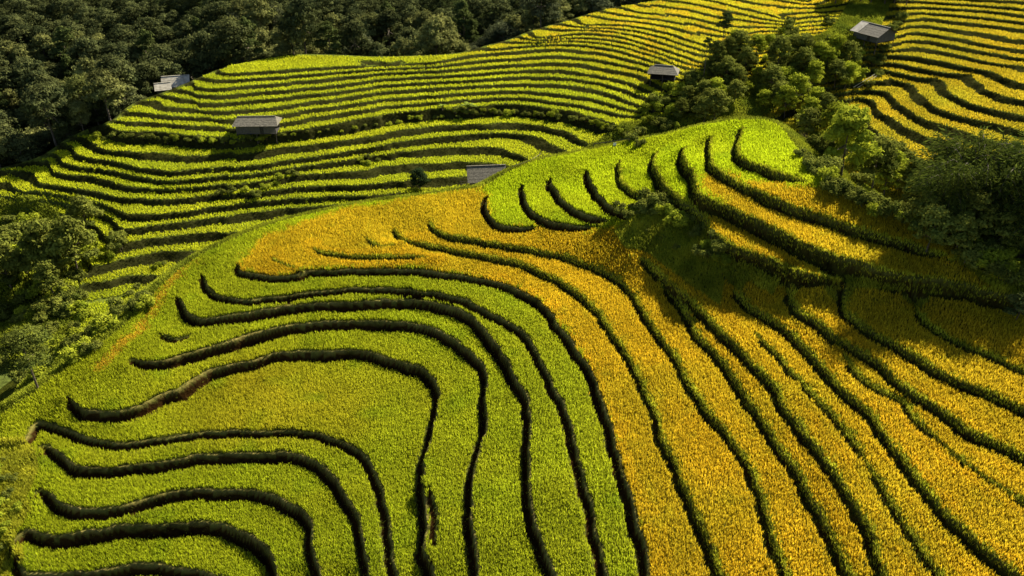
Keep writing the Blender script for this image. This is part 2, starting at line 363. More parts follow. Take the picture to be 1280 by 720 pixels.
# --- far terraces
FG = Grid(-250, 215, 118, 350, 0.45)
CGh = 1.8
CG = Grid(-250, 215 + 1.8, 118, 350 + 1.8, CGh)
def zmid(k):
    ks = sorted(MID_Z); return np.interp(k, ks, [MID_Z[i] for i in ks])
def zright(k):
    ks = sorted(RIGHT_Z); return np.interp(k, ks, [RIGHT_Z[i] for i in ks])
def rasterise(poly3, g, V, K):
    P = smooth(poly3, g.h * 0.5)
    i = np.round((P[:, 0] - g.x0) / g.h).astype(int); j = np.round((P[:, 1] - g.y0) / g.h).astype(int)
    ok = (i >= 0) & (j >= 0) & (i < g.nx) & (j < g.ny)
    V[j[ok], i[ok]] = P[ok, 2]; K[j[ok], i[ok]] = True
guides = []
for k, pts in MID: guides.append(np.array([at_z(x, y, zmid(k) + .3) - np.array([0, 0, .3]) for x, y in pts]))
for k, pts in RIGHT: guides.append(np.array([at_z(x, y, zright(k) + .3) - np.array([0, 0, .3]) for x, y in pts]))
guides.append(np.array([at_z(*c) for c in GULLY]))
fcP = np.array([at_z(*c) for c in FCREST])
guides.append(fcP)
left_gully = np.array([at_z(*c) for c in [(-60,300,-13),(0,270,-13),(60,290,-13.5),(95,330,-14.5),(60,370,-17.5),(20,400,-20),(-60,420,-21)]])
guides.append(left_gully)
Vc = np.zeros_like(CG.X); Kc = np.zeros(CG.X.shape, bool)
for gd in guides: rasterise(gd, CG, Vc, Kc)
Vc = relax(fill_known(Vc, Kc), Kc, 900)
BF = CG.sample(Vc, FG.X, FG.Y, 0)
Kf = np.zeros(FG.X.shape, bool); Vf = BF.copy()
for gd in guides: rasterise(gd, FG, Vf, Kf)
Vf = relax(Vf, Kf, 70); BF = relax(Vf, Kf & False, 3)
gg, Sg, Zg = signed_field(np.array([at_z(*c) for c in GULLY]), -252, 220, 116, 354, 2.5)
GS = gg.sample(Sg, FG.X, FG.Y, 0)                                    # > 0 = left/up = middle hill
gf, Sf, Zf = signed_field(fcP, -252, 220, 116, 354, 2.5)
FS = -gf.sample(Sf, FG.X, FG.Y, 0); FZ = gf.sample(Zf, FG.X, FG.Y, 0)
KSm = np.array(sorted(MID_Z)); ZSm = np.array([MID_Z[k] for k in KSm])
KSr = np.array(sorted(RIGHT_Z)); ZSr = np.array([RIGHT_Z[k] for k in KSr])
ismid = GS > 0
wobF = 0.24 * vnoise(FG.X, FG.Y, 12, 21) + 0.09 * vnoise(FG.X, FG.Y, 3.4, 22)
sA = FG.X + 0.35 * FG.Y + 5 * vnoise(FG.X, FG.Y, 20, 24); cell = sA / 21.0; ci = np.floor(cell).astype(int); cf = cell - ci
hs = np.random.default_rng(77).random(400) - .5
jog = hs[ci % 400] + (hs[(ci + 1) % 400] - hs[ci % 400]) * sstep((cf - 0.93) / 0.07)
wobF = wobF + np.where(ismid & (FG.Y > 185), 0.55, 0.2) * jog
IDX = np.where(ismid, np.interp(BF, ZSm, KSm), np.interp(BF, ZSr, KSr)) + wobF
# some terraces of the middle hill are cut by short cross banks: shift the steps by a fraction
NI = np.floor(IDX); FR = IDX - NI
RW = np.where(ismid, np.where(BF < -1.5, 0.37, 0.45), 0.33) + 0.10 * vnoise(FG.X, FG.Y, 11, 23)
up = sstep((FR - (1 - RW)) / RW)
QI = NI + up
ZQ = np.where(ismid, np.interp(QI, KSm, ZSm), np.interp(QI, KSr, ZSr))
left_w = CG.sample(relax(np.where(((CG.X + 92) * 0.75 + (CG.Y - 160) * 0.35 < 0) & (CG.Y < 186 + (CG.X + 92) * -0.12), 1.0, 0.0), CG.X > 1e9, 6), FG.X, FG.Y, 0)
wild = np.clip(np.maximum(sstep(1.35 - np.abs(GS) / 9.0), left_w), 0, 1)
wild = np.where(GS < 0, np.clip(sstep(1.3 - np.abs(GS) / 5.0), 0, 1), wild)
FH = ZQ * (1 - wild) + BF * wild + wild * 0.5 * vnoise(FG.X, FG.Y, 5, 31)
fw = np.clip(-FS, 0, None)
FH = np.where(FS < 0, FZ - 0.15 * np.minimum(fw, 1.2) - 0.75 * np.clip(fw - 1.0, 0, None), FH)

def forest_z(x, y):
    x = np.asarray(x, float); y = np.asarray(y, float)
    z = -40 + 0.30 * (y - 236) + np.clip(y - 420, 0, None) * 0.25 + 5.0 * vnoise(x, y, 45, 41) + 2 * vnoise(x, y, 16, 42)
    z = z + np.clip(-x - 150, 0, None) * 0.10
    z = z + np.clip(x - 60, 0, 200) * 0.16 * np.clip((y - 250) / 50, 0, 1)
    return np.where(y < 236, -40 + (236 - y) * 0.0 + 2 * vnoise(x, y, 16, 42), z)

def H(x, y):
    n = G.sample(NH, x, y); f = FG.sample(FH, x, y); b = forest_z(x, y)
    return np.maximum(np.maximum(n, f), b)

def hit(px, py, tmin=50.0):
    """first ground point behind a pixel of the photograph"""
    d = ray(px, py); t = np.arange(tmin, 620, 0.4)
    P = d[None, :] * t[:, None] + np.array([0, 0, CAMZ])
    below = P[:, 2] < H(P[:, 0], P[:, 1])
    k = int(np.argmax(below)) if below.any() else len(t) - 1
    p = P[k]; return np.array([p[0], p[1], float(H(p[0], p[1]))])
def at_Y(px, py, Y):
    d = ray(px, py); t = Y / d[1]; return d * t + np.array([0, 0, CAMZ])

def in_poly(px, py, poly):
    poly = np.asarray(poly, float); r = np.zeros(px.shape, bool); j = len(poly) - 1
    for i in range(len(poly)):
        xi, yi = poly[i]; xj, yj = poly[j]
        c = ((yi > py) != (yj > py)) & (px < (xj - xi) * (py - yi) / (yj - yi + 1e-12) + xi)
        r ^= c; j = i
    return r

GOLD = [(300,342),(320,344),(377,344),(385,338),(520,337),(587,345),(637,357),(680,382),(723,440),(745,482),(766,553),(796,653),(808,900),(1700,900),(1700,300),(1190,288),(1060,243),(968,230),(930,228),(900,214),(878,221),(874,236),(905,257),(884,275),(850,268),(800,280),(755,290),(700,288),(620,286),(606,262),(607,236),(560,239),(520,246),(480,256),(430,265),(380,280),(330,300),(300,325)]
GOLDPATH = np.array([(238,326),(215,345),(200,370),(188,398),(165,420),(140,440),(118,462)], float)

def dist_poly(px, py, poly):
    d = np.full(px.shape, 1e9)
    for a, b in zip(poly[:-1], poly[1:]):
        D = b - a; t = np.clip(((px - a[0]) * D[0] + (py - a[1]) * D[1]) / (D @ D), 0, 1)
        d = np.minimum(d, np.hypot(px - a[0] - D[0] * t, py - a[1] - D[1] * t))
    return d

# --- terrain sheets
def sheet(name, g, Z, keep, colr, mat):
    idx = -np.ones(g.X.shape, int)
    fk = keep[:-1, :-1] & keep[1:, :-1] & keep[:-1, 1:] & keep[1:, 1:]
    use = np.zeros(g.X.shape, bool)
    use[:-1, :-1] |= fk; use[1:, :-1] |= fk; use[:-1, 1:] |= fk; use[1:, 1:] |= fk
    idx[use] = np.arange(use.sum())
    v = np.stack([g.X[use], g.Y[use], Z[use]], 1)
    f = np.stack([idx[:-1, :-1][fk], idx[:-1, 1:][fk], idx[1:, 1:][fk], idx[1:, :-1][fk]], 1)
    return mesh_obj(name, v, f, 4, mat, colors=colr[use], smooth_shade=True)

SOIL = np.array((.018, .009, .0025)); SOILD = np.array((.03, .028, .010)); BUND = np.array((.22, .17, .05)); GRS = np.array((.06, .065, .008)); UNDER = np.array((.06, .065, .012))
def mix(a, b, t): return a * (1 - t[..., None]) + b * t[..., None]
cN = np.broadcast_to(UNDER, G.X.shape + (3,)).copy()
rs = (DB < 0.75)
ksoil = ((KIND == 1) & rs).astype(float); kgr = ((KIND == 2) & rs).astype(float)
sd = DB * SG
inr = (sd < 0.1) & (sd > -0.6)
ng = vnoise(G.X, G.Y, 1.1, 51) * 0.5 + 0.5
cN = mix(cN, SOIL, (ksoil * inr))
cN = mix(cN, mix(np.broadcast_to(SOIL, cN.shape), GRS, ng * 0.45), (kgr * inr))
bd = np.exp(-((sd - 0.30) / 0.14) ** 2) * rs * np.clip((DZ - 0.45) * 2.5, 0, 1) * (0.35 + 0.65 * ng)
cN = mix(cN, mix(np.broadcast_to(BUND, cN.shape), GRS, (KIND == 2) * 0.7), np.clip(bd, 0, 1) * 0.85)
cN = mix(cN, GRS * 0.8, (CS < 0.5).astype(float))
NHb = NH + 0.12 * bd * (CS > 0.5)
ffar = FG.sample(FH, G.X, G.Y, -60)
near_keep = NHb > np.maximum(ffar, -38) - 1.0
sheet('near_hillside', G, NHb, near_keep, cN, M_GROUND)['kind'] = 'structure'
cF = np.broadcast_to(np.array((.07, .085, .012)), FG.X.shape + (3,)).copy()
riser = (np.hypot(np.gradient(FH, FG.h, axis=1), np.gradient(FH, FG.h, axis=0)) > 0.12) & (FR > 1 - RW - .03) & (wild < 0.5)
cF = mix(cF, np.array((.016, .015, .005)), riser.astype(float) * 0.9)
ngf = vnoise(FG.X, FG.Y, 2.0, 52) * 0.5 + 0.5
cF = mix(cF, np.array((.06, .075, .015)), wild)
cF = mix(cF, np.array((.04, .05, .015)), (FS < -1).astype(float))
nf = G.sample(NH, FG.X, FG.Y, -99)
far_keep = (FH > forest_z(FG.X, FG.Y) - 2) & (FH > nf - 3)
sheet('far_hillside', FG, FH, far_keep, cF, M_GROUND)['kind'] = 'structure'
BG = Grid(-1500, 1500, -400, 1800, 10)
bz = forest_z(BG.X, BG.Y) - 0.5
bz = np.where(BG.Y < 116, np.minimum(bz, -25), bz) + np.clip(BG.Y - 600, 0, 1e9) * 0.25
sheet('valley_ground', BG, bz, np.ones(BG.X.shape, bool), np.broadcast_to(np.array((.03, .04, .012)), BG.X.shape + (3,)), M_GROUND)['kind'] = 'structure'

# ---------------------------------------------------------------- rice and grass tufts
def tufts(name, P, col, nb, h, w, spread, mat, lean=(0, 0), bottom_dark=0.0):
    """P (n,3) bases; each tuft nb blades, every blade one bent pair of faces"""
    n = len(P)
    if n == 0: return None
    a = rng.random((n, nb)) * 2 * np.pi
    hh = h * (0.75 + 0.5 * rng.random((n, nb))) * (0.80 + 0.38 * rng.random((n, 1)))
    sp = spread * (0.25 + 0.9 * rng.random((n, nb)))
    dx = np.cos(a); dy = np.sin(a)
    base = P[:, None, :] + np.stack([dx * 0.05, dy * 0.05, np.zeros_like(a)], 2)
    tip = P[:, None, :] + np.stack([dx * sp + lean[0], dy * sp + lean[1], hh], 2)
    side = np.stack([-dy, dx, np.zeros_like(a)], 2) * (w * 0.5)
    mid = base * 0.45 + tip * 0.55; mid[..., 2] += 0.12 * hh
    V = np.stack([base, mid - side, mid + side, tip], 2).reshape(-1, 3)
    k = np.arange(n * nb) * 4
    F = np.stack([k, k + 2, k + 1, k + 1, k + 2, k + 3], 1)
    c = col[:, None, :] * (0.70 + 0.58 * rng.random((n, nb, 1)))
    c = np.repeat(c.reshape(-1, 3), 4, axis=0)
    return mesh_obj(name, V, F, 3, mat, colors=c)

def grid_points(x0, x1, y0, y1, s):
    X, Y = np.meshgrid(np.arange(x0, x1, s), np.arange(y0, y1, s))
    X = X + (rng.random(X.shape) - .5) * s * 0.95; Y = Y + (rng.random(X.shape) - .5) * s * 0.95
    return X.ravel(), Y.ravel()

def visible_px(x, y, z, m=70):
    u, v, d = to_px(np.stack([x, y, z], 1)); return u, v, (u > -m) & (u < 1280 + m) & (v > -m) & (v < 720 + m) & (d > 5)

C_GOLD = np.array((.57, .375, .016)); C_GREEN = np.array((.335, .385, .015)); C_LIME = np.array((.41, .50, .012)); C_OLIVE = np.array((.46, .38, .02))
# near
x, y = grid_points(G.x0 + 1, 91, 41, 149, 0.185)
z = G.sample(NH, x, y); u, v, ok = visible_px(x, y, z)
cs = G.sample(CS, x, y, -5); ok &= cs > 0.7
x, y, z, u, v, cs = [q[ok] for q in (x, y, z, u, v, cs)]
ii = np.clip(np.round((x - G.x0) / G.h).astype(int), 0, G.nx - 1); jj = np.clip(np.round((y - G.y0) / G.h).astype(int), 0, G.ny - 1)
sd_ = (DB * SG)[jj, ii]; dz_ = DZ[jj, ii]; kd = KIND[jj, ii]; lip_ = LIP[jj, ii]
onr = (np.abs(sd_) < 5) & (sd_ > -0.62 - 0.1 * dz_) & (sd_ < np.where(kd == 2, 0.22 + 0.62 * rng.random(len(x)) ** 1.5 + 0.22 * vnoise(x, y, 1.0, 65), 0.46 + 0.12 * vnoise(x, y, 0.7, 66))) & (dz_ > 0.12)
onr &= ~((dz_ < 0.3) & (np.abs(sd_) > 0.25))
gx = np.abs(np.gradient(NH, G.h, axis=1)); gy = np.abs(np.gradient(NH, G.h, axis=0)); slope = np.hypot(gx, gy)[jj, ii]
# unplanted places: the weedy bank bottom left, the bushy bank in the middle of the hill, the trees on the right
WEED = [[(-200,552),(30,550),(46,566),(50,590),(36,622),(40,640),(20,672),(14,700),(10,900),(-200,900)],
        [(768,292),(790,270),(850,268),(880,284),(915,318),(955,345),(975,352),(965,372),(930,350),(905,352),(900,385),(850,350),(808,318),(780,312)],
        [(1020,344),(1100,352),(1190,358),(1250,372),(1290,380),(1290,330),(1240,318),(1190,326),(1240,362),(1200,372),(1120,366),(1060,362)]]
weed = np.zeros(x.shape, bool)
for w_ in WEED: weed |= in_poly(u, v, w_)
rice = ~onr & ~weed & (slope < 0.9)
uw = u + 7 * vnoise(x, y, 2.2, 61) + rng.normal(size=len(x)) * 4; vw = v + 4 * vnoise(x, y, 1.8, 62) + rng.normal(size=len(x)) * 2.2
gold = in_poly(uw, vw, GOLD)
gp = dist_poly(uw, vw, GOLDPATH) < 5.5
rice &= ~gp
n1 = vnoise(x, y, 5, 63) * 0.5 + 0.5; n2 = vnoise(x, y, 1.4, 64) * 0.5 + 0.5
crest_t = sstep(np.clip((330 - v) / 90, 0, 1)) * (u > 180)
col = mix(np.broadcast_to(C_GREEN, x.shape + (3,)), C_LIME, crest_t)
col = mix(col, C_OLIVE, np.clip(0.65 * np.exp(-(((u - 330) / 150) ** 2 + ((v - 500) / 60) ** 2)) + 0.25 * n1 - 0.05, 0, 1))
col = mix(col, np.array((.22, .31, .012)), np.clip(vnoise(x, y, 3.5, 67) - 0.45, 0, 1) * 1.1)
gcol = mix(np.broadcast_to(C_GOLD, x.shape + (3,)), np.array((.62, .45, .018)), sstep(np.clip((350 - v) / 120, 0, 1)) * (u < 700) * 0.5 + 0.25 * n1)
gcol = mix(gcol, np.array((.40, .34, .02)), np.clip((u - 1040) / 240, 0, 1) * np.clip((470 - v) / 120, 0, 1) * 0.8)
gcol = mix(gcol, np.array((.30, .33, .02)), np.clip(n2 - 0.72, 0, 1) * 1.2)
tone = np.abs(np.sin(lip_ * 37.7 + np.round(z) * 1.3)) * 0.28 + 0.35 * np.clip(vnoise(x, y, 7, 68), 0, 1)
gcol = mix(gcol, np.array((.42, .37, .018)), np.clip(tone, 0, 0.5))
col = np.where(gold[:, None], gcol, col) * (0.76 + 0.46 * rng.random((len(x), 1)))
# gold patches where the ripe ears show in the green and the other way round
lipz = np.array(sorted(set(l[0] for l in NEAR)))
fz = z - 0.0
tid = np.clip(np.searchsorted(lipz, z - 0.45), 0, len(lipz))
P3 = np.stack([x, y, z], 1)
ORD = ['lowest', 'second', 'third', 'fourth', 'fifth', 'sixth', 'seventh', 'eighth', 'ninth', 'tenth', 'eleventh', 'twelfth', 'thirteenth', 'fourteenth', 'fifteenth', 'sixteenth', 'seventeenth', 'eighteenth', 'nineteenth', 'twentieth', 'twenty-first', 'twenty-second', 'twenty-third', 'twenty-fourth', 'twenty-fifth', 'twenty-sixth', 'twenty-seventh', 'twenty-eighth', 'twenty-ninth', 'thirtieth', 'thirty-first', 'thirty-second', 'thirty-third', 'thirty-fourth', 'thirty-fifth', 'thirty-sixth', 'thirty-seventh', 'thirty-eighth', 'thirty-ninth', 'fortieth', 'forty-first', 'forty-second', 'forty-third', 'forty-fourth', 'forty-fifth']
carry = [np.zeros(len(x), bool), np.zeros(len(x), bool)]
for k in range(len(lipz) + 1):
    for isg in (0, 1):
        m = (rice & (tid == k) & (gold == bool(isg))) | carry[isg]
        if m.sum() < 900 and k < len(lipz):
            carry[isg] = m; continue
        carry[isg] = np.zeros(len(x), bool)
        o = tufts('rice_crop', P3[m], col[m], 5, 0.54, 0.07, 0.21, M_RICE, lean=(-0.03, -0.03))
        tag(o, ('golden ripe' if isg else 'green leafy') + ' rice on the near hillside, ' + ORD[k] + ' terrace level from the bottom', 'rice', 'rice on the near hillside', 'stuff')
# grassy lips and banks
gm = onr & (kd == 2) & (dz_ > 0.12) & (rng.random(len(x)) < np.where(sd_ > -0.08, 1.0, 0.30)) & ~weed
gcl = mix(np.broadcast_to(np.array((.05, .06, .008)), (gm.sum(), 3)), mix(np.broadcast_to(np.array((.36, .39, .02)), (gm.sum(), 3)), np.array((.60, .58, .04)), rng.random(gm.sum())), sstep((sd_[gm] + 0.25) / 0.3) * (0.55 + 0.45 * n2[gm]))  # sunlit lip and shaded bank foot are put into the tuft colour
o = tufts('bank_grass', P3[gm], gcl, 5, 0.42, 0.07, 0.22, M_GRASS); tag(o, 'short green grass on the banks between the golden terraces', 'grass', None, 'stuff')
gm = onr & (kd == 1) & (rng.random(len(x)) < 0.10)
o = tufts('bank_weeds', P3[gm], np.broadcast_to(np.array((.16, .16, .02)), (gm.sum(), 3)), 4, 0.22, 0.05, 0.16, M_GRASS); tag(o, 'sparse weeds on the brown earth banks of the green terraces', 'weeds', None, 'stuff')
gm = weed & (rng.random(len(x)) < 0.9) | (~rice & ~onr & ~weed & ~gp & (slope > 0.9))
o = tufts('weedy_grass', P3[gm], mix(np.broadcast_to(np.array((.17, .20, .015)), (gm.sum(), 3)), np.array((.44, .42, .03)), n1[gm] * n2[gm] + (u[gm] < 60) * .5), 6, 0.6, 0.08, 0.3, M_GRASS); tag(o, 'tall weedy grass on the unplanted banks of the near hillside', 'grass', None, 'stuff')
gm = gp & (cs > 0)
o = tufts('dry_path_grass', P3[gm], np.broadcast_to(np.array((.52, .37, .025)), (gm.sum(), 3)), 7, 0.38, 0.08, 0.22, M_GRASS); tag(o, 'dry orange grass along the path on the left shoulder of the hill', 'grass', None, 'stuff')
# slope behind the crest of the near hill
x, y = grid_points(G.x0 + 1, 91, 41, 149, 0.3)
z = G.sample(NH, x, y); u, v, ok = visible_px(x, y, z)
cs = G.sample(CS, x, y, -50); ok &= (cs <= 0.7) & (cs > -26) & (z > FG.sample(FH, x, y, -60) - .3)
x, y, z = x[ok], y[ok], z[ok]; n1 = vnoise(x, y, 3, 71) * 0.5 + 0.5
o = tufts('slope_grass', np.stack([x, y, z], 1), mix(np.broadcast_to(np.array((.14, .17, .015)), x.shape + (3,)), np.array((.28, .30, .02)), n1), 5, 0.45, 0.1, 0.3, M_GRASS); tag(o, 'rough green grass on the steep slope left of the near hill crest', 'grass', None, 'stuff')
# far terraces
x, y = grid_points(-200, 205, 130, 345, 0.40)
z = FG.sample(FH, x, y); u, v, ok = visible_px(x, y, z, 60)
fs = FG.sample(FS, x, y, -5); ok &= (fs > 0.6) & (z > G.sample(NH, x, y) + 0.05)
x, y, z, u, v = [q[ok] for q in (x, y, z, u, v)]
ii = np.round((x - FG.x0) / FG.h).astype(int); jj = np.round((y - FG.y0) / FG.h).astype(int)
fr = FR[jj, ii]; ni = NI[jj, ii].astype(int); wl = wild[jj, ii]; md = ismid[jj, ii]
fgx = np.gradient(FH, FG.h, axis=1); fgy = np.gradient(FH, FG.h, axis=0); fsl = np.hypot(fgx, fgy)[jj, ii]
rwv = (RW if np.ndim(RW) == 0 else RW[jj, ii])
plant = ((fr < 1 - rwv) | (fsl < 0.10)) & (wl < 0.5)
n1 = vnoise(x, y, 14, 81) * 0.5 + 0.5; n2 = vnoise(x, y, 4, 82) * 0.5 + 0.5
g1 = np.array((.40, .45, .018)); g2 = np.array((.55, .48, .022)); g3 = np.array((.48, .50, .018))
tY = sstep(np.clip((ni + (u - 600) / 60.0 - 3) / 14, 0, 1))
cm = mix(np.broadcast_to(g1, x.shape + (3,)), g3, n1)
hsh = np.abs(np.sin(ni * 12.9898) * 43758.5) % 1
cm = mix(cm, g2, np.clip(tY * 0.9 + hsh * 0.25 - 0.1, 0, 1))
cm = mix(cm, np.array((.60, .42, .02)), np.clip(tY, 0, 1) * (n2 > 0.62) * 0.7)
cr_ = mix(np.broadcast_to(np.array((.53, .37, .018)), x.shape + (3,)), np.array((.38, .36, .02)), np.clip(n1 * 0.8, 0, 1))
cm = np.where(md[:, None], cm, cr_) * (0.85 + 0.3 * rng.random((len(x), 1)))
P3 = np.stack([x, y, z], 1)
for side, nm in ((True, 'middle'), (False, 'right')):
    ks = sorted(set(ni[plant & (md == side)])); ks = [k for k in ks if (plant & (md == side) & (ni == k)).sum() > 200]
    for q, k in enumerate(ks):
        m = plant & (md == side) & (ni == k)
        o = tufts('rice_crop', P3[m], cm[m], 4, 0.48, 0.17, 0.38, M_RICE)
        tag(o, ('yellow green' if side else 'golden') + ' rice on the ' + nm + ' hill behind, ' + ORD[min(q, 44)] + ' terrace level from its foot', 'rice', 'rice on the ' + nm + ' hill', 'stuff')
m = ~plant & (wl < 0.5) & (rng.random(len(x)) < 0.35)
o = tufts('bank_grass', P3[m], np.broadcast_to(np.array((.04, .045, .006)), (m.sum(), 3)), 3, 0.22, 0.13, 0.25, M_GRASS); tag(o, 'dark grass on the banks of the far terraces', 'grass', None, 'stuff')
m = (wl >= 0.5)
o = tufts('gully_grass', P3[m], mix(np.broadcast_to(np.array((.10, .13, .012)), (m.sum(), 3)), np.array((.26, .28, .02)), n2[m]), 5, 0.7, 0.2, 0.5, M_GRASS); tag(o, 'rough grass filling the gullies between the hills', 'grass', None, 'stuff')
# ---------------------------------------------------------------- trees, bushes
def leaf_cloud(lobes, n, size, seed, c1, c2, shell=0.35, droop=0.0):
    """leaf quads spread through ellipsoid lobes (cx,cy,cz,rx,ry,rz)"""
    r = np.random.default_rng(seed); lob = np.array(lobes, float)
    wt = lob[:, 3] * lob[:, 4] + lob[:, 3] * lob[:, 5]; wt = wt / wt.sum()
    li = r.choice(len(lob), n, p=wt)
    d = r.normal(size=(n, 3)); d[:, 2] = np.where(d[:, 2] < -0.3, -d[:, 2] * 0.6, d[:, 2]); d /= np.linalg.norm(d, axis=1)[:, None]
    # bumpy radius so that every lobe breaks up into sprays
    ph = r.random((len(lob), 3)) * 6.28
    bump = 1 + 0.30 * np.sin(d[:, 0] * 7 + ph[li, 0]) * np.sin(d[:, 1] * 7 + ph[li, 1]) + 0.16 * np.sin(d[:, 2] * 11 + ph[li, 2])
    rad = (1 - shell * r.random(n) ** 1.5) * bump
    C = lob[li, :3] + d * lob[li, 3:6] * rad[:, None]
    nrm = d * 0.9 + r.normal(size=(n, 3)) * 0.55 + np.array([0, 0, 0.35]); nrm /= np.linalg.norm(nrm, axis=1)[:, None]
    t = np.cross(nrm, r.normal(size=(n, 3))); t /= np.linalg.norm(t, axis=1)[:, None]; b = np.cross(nrm, t)
    s = size * (0.6 + 0.8 * r.random(n))[:, None]
    V = np.stack([C - t * s, C - b * s * .5, C + t * s - np.array([0, 0, droop]) * s, C + b * s * .5], 1).reshape(-1, 3)
    k = np.arange(n) * 4; F = np.stack([k, k + 1, k + 2, k + 3], 1)
    tone = r.random(len(lob))[li] * 0.6 + r.random(n) * 0.4
    c = np.array(c1) * (1 - tone[:, None]) + np.array(c2) * tone[:, None]
    return V, F, np.repeat(c, 4, axis=0)

def tube(path, radii, sides=7):
    P = np.asarray(path, float); V = []; F = []
    for i in range(len(P)):
        d = P[min(i + 1, len(P) - 1)] - P[max(i - 1, 0)]; d = d / (np.linalg.norm(d) + 1e-9)
        a = np.cross(d, (0.3, 0.9, 0.1)); a /= np.linalg.norm(a); b = np.cross(d, a)
        for k in range(sides):
            t = 2 * math.pi * k / sides; V.append(P[i] + (a * math.cos(t) + b * math.sin(t)) * radii[i])
    for i in range(len(P) - 1):
        for k in range(sides):
            F.append((i * sides + k, i * sides + (k + 1) % sides, (i + 1) * sides + (k + 1) % sides, (i + 1) * sides + k))
    return np.array(V), np.array(F)

def merge(parts):
    V = []; F = []; o = 0
    for v, f in parts: V.append(v); F.append(np.asarray(f) + o); o += len(v)
    return np.vstack(V), np.vstack(F)

def tree_proto(name, h, cr, ch, nl, n, size, seed, c1, c2, trunk_r=0.22, conical=False, trunk_frac=0.45, nlimb=5):
    r = random.Random(seed); root = empty(name, (0, 0, -500))
    lobes = []
    for i in range(nl):
        a = i * 2.4 + r.random(); f = (i + .5) / nl
        zz = h - ch + ch * (0.15 + 0.75 * f)
        w = math.sin(math.pi * min(.97, 0.25 + 0.72 * f)) if not conical else (1.15 - f)
        rr = cr * w * (0.45 + .25 * r.random()) * (0.3 if i == nl - 1 else 1)
        s = cr * (0.2 + 0.32 * r.random()) * (0.8 if conical else 1); rr *= 1.12
        lobes.append((math.cos(a) * rr, math.sin(a) * rr, zz, s, s * r.uniform(.75, 1.2), s * r.uniform(.5, .72)))
    V, F, c = leaf_cloud(lobes, n, size, seed, c1, c2, shell=.55)
    mesh_obj('crown', V, F, 4, M_LEAF, root, colors=c)
    parts = []
    lean = (r.uniform(-.4, .4), r.uniform(-.4, .4))
    top = h - ch * 0.35
    path = [(0, 0, -0.6), (0.02, 0, h * .1), (lean[0] * .5, lean[1] * .5, top * .5), (lean[0], lean[1], top)]
    parts.append(tube(path, [trunk_r * 1.4, trunk_r, trunk_r * .7, trunk_r * .3]))
    for l in lobes[:nlimb]:
        z0 = top * r.uniform(trunk_frac, .8)
        parts.append(tube([(lean[0] * .5, lean[1] * .5, z0), (l[0] * .5, l[1] * .5, (z0 + l[2]) / 2 + .2), (l[0], l[1], l[2])], [trunk_r * .5, trunk_r * .35, trunk_r * .12], 5))
    V, F = merge(parts)
    mesh_obj('trunk', V, F, 4, M_BARK, root, smooth_shade=True)
    return root

def bush_proto(name, rad, hgt, nl, n, size, seed, c1, c2):
    r = random.Random(seed); root = empty(name, (0, 0, -500)); lobes = []
    for i in range(nl):
        a = r.random() * 6.28; q = rad * math.sqrt(r.random()) * 0.7; s = rad * r.uniform(.18, .5)
        lobes.append((math.cos(a) * q, math.sin(a) * q, hgt * r.uniform(.3, .72), s, s, s * .8 * hgt / rad))
    V, F, c = leaf_cloud(lobes, n, size, seed, c1, c2, shell=.6)
    mesh_obj('foliage', V, F, 4, M_LEAF, root, colors=c)
    parts = []
    for i in range(6):
        l = lobes[i % nl]; parts.append(tube([(l[0] * .1, l[1] * .1, -.4), (l[0] * .6, l[1] * .6, l[2] * .5), (l[0], l[1], l[2])], [.07 * rad ** .5, .05, .02], 5))
    V, F = merge(parts); mesh_obj('stem', V, F, 4, M_BARK, root, smooth_shade=True)
    return root

PROTO_KIDS = {}
used = set()
def place(proto, loc, rz, sc, label, cat, group=None, sz=1.0, name=None):
    if proto.name not in PROTO_KIDS: PROTO_KIDS[proto.name] = [c for c in bpy.data.objects if c.parent == proto]
    if proto.name not in used:
        used.add(proto.name); r = proto
    else:
        r = proto.copy(); COL.objects.link(r)
        for ch in PROTO_KIDS[proto.name]:
            c = ch.copy(); c.parent = r; COL.objects.link(c)
    r.location = loc; r.rotation_euler = (0, 0, rz); r.scale = (sc, sc, sc * sz)
    for k in ('label', 'category', 'group'):
        if k in r: del r[k]
    tag(r, label, cat, group)
    return r

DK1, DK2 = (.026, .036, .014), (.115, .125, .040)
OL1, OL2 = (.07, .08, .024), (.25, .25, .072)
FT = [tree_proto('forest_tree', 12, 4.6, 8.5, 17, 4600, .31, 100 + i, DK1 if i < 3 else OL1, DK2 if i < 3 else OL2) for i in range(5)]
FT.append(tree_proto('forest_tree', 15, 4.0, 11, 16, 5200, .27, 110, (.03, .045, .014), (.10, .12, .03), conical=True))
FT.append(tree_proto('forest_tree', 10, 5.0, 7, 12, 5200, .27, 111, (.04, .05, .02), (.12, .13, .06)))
BY1, BY2 = (.12, .16, .012), (.40, .42, .03)
BD1, BD2 = (.05, .07, .012), (.22, .23, .035)
BU = [bush_proto('leafy_bush', 2.0, 2.2, 8, 2600, .16, 200 + i, *((BY1, BY2) if i % 2 else (BD1, BD2))) for i in range(5)]
BS = [tree_proto('gully_tree', 7.5, 3.2, 6.0, 17, 4300, .24, 220 + i, *((BD1, BD2) if i != 1 else (BY1, BY2)), trunk_r=.14) for i in range(3)]

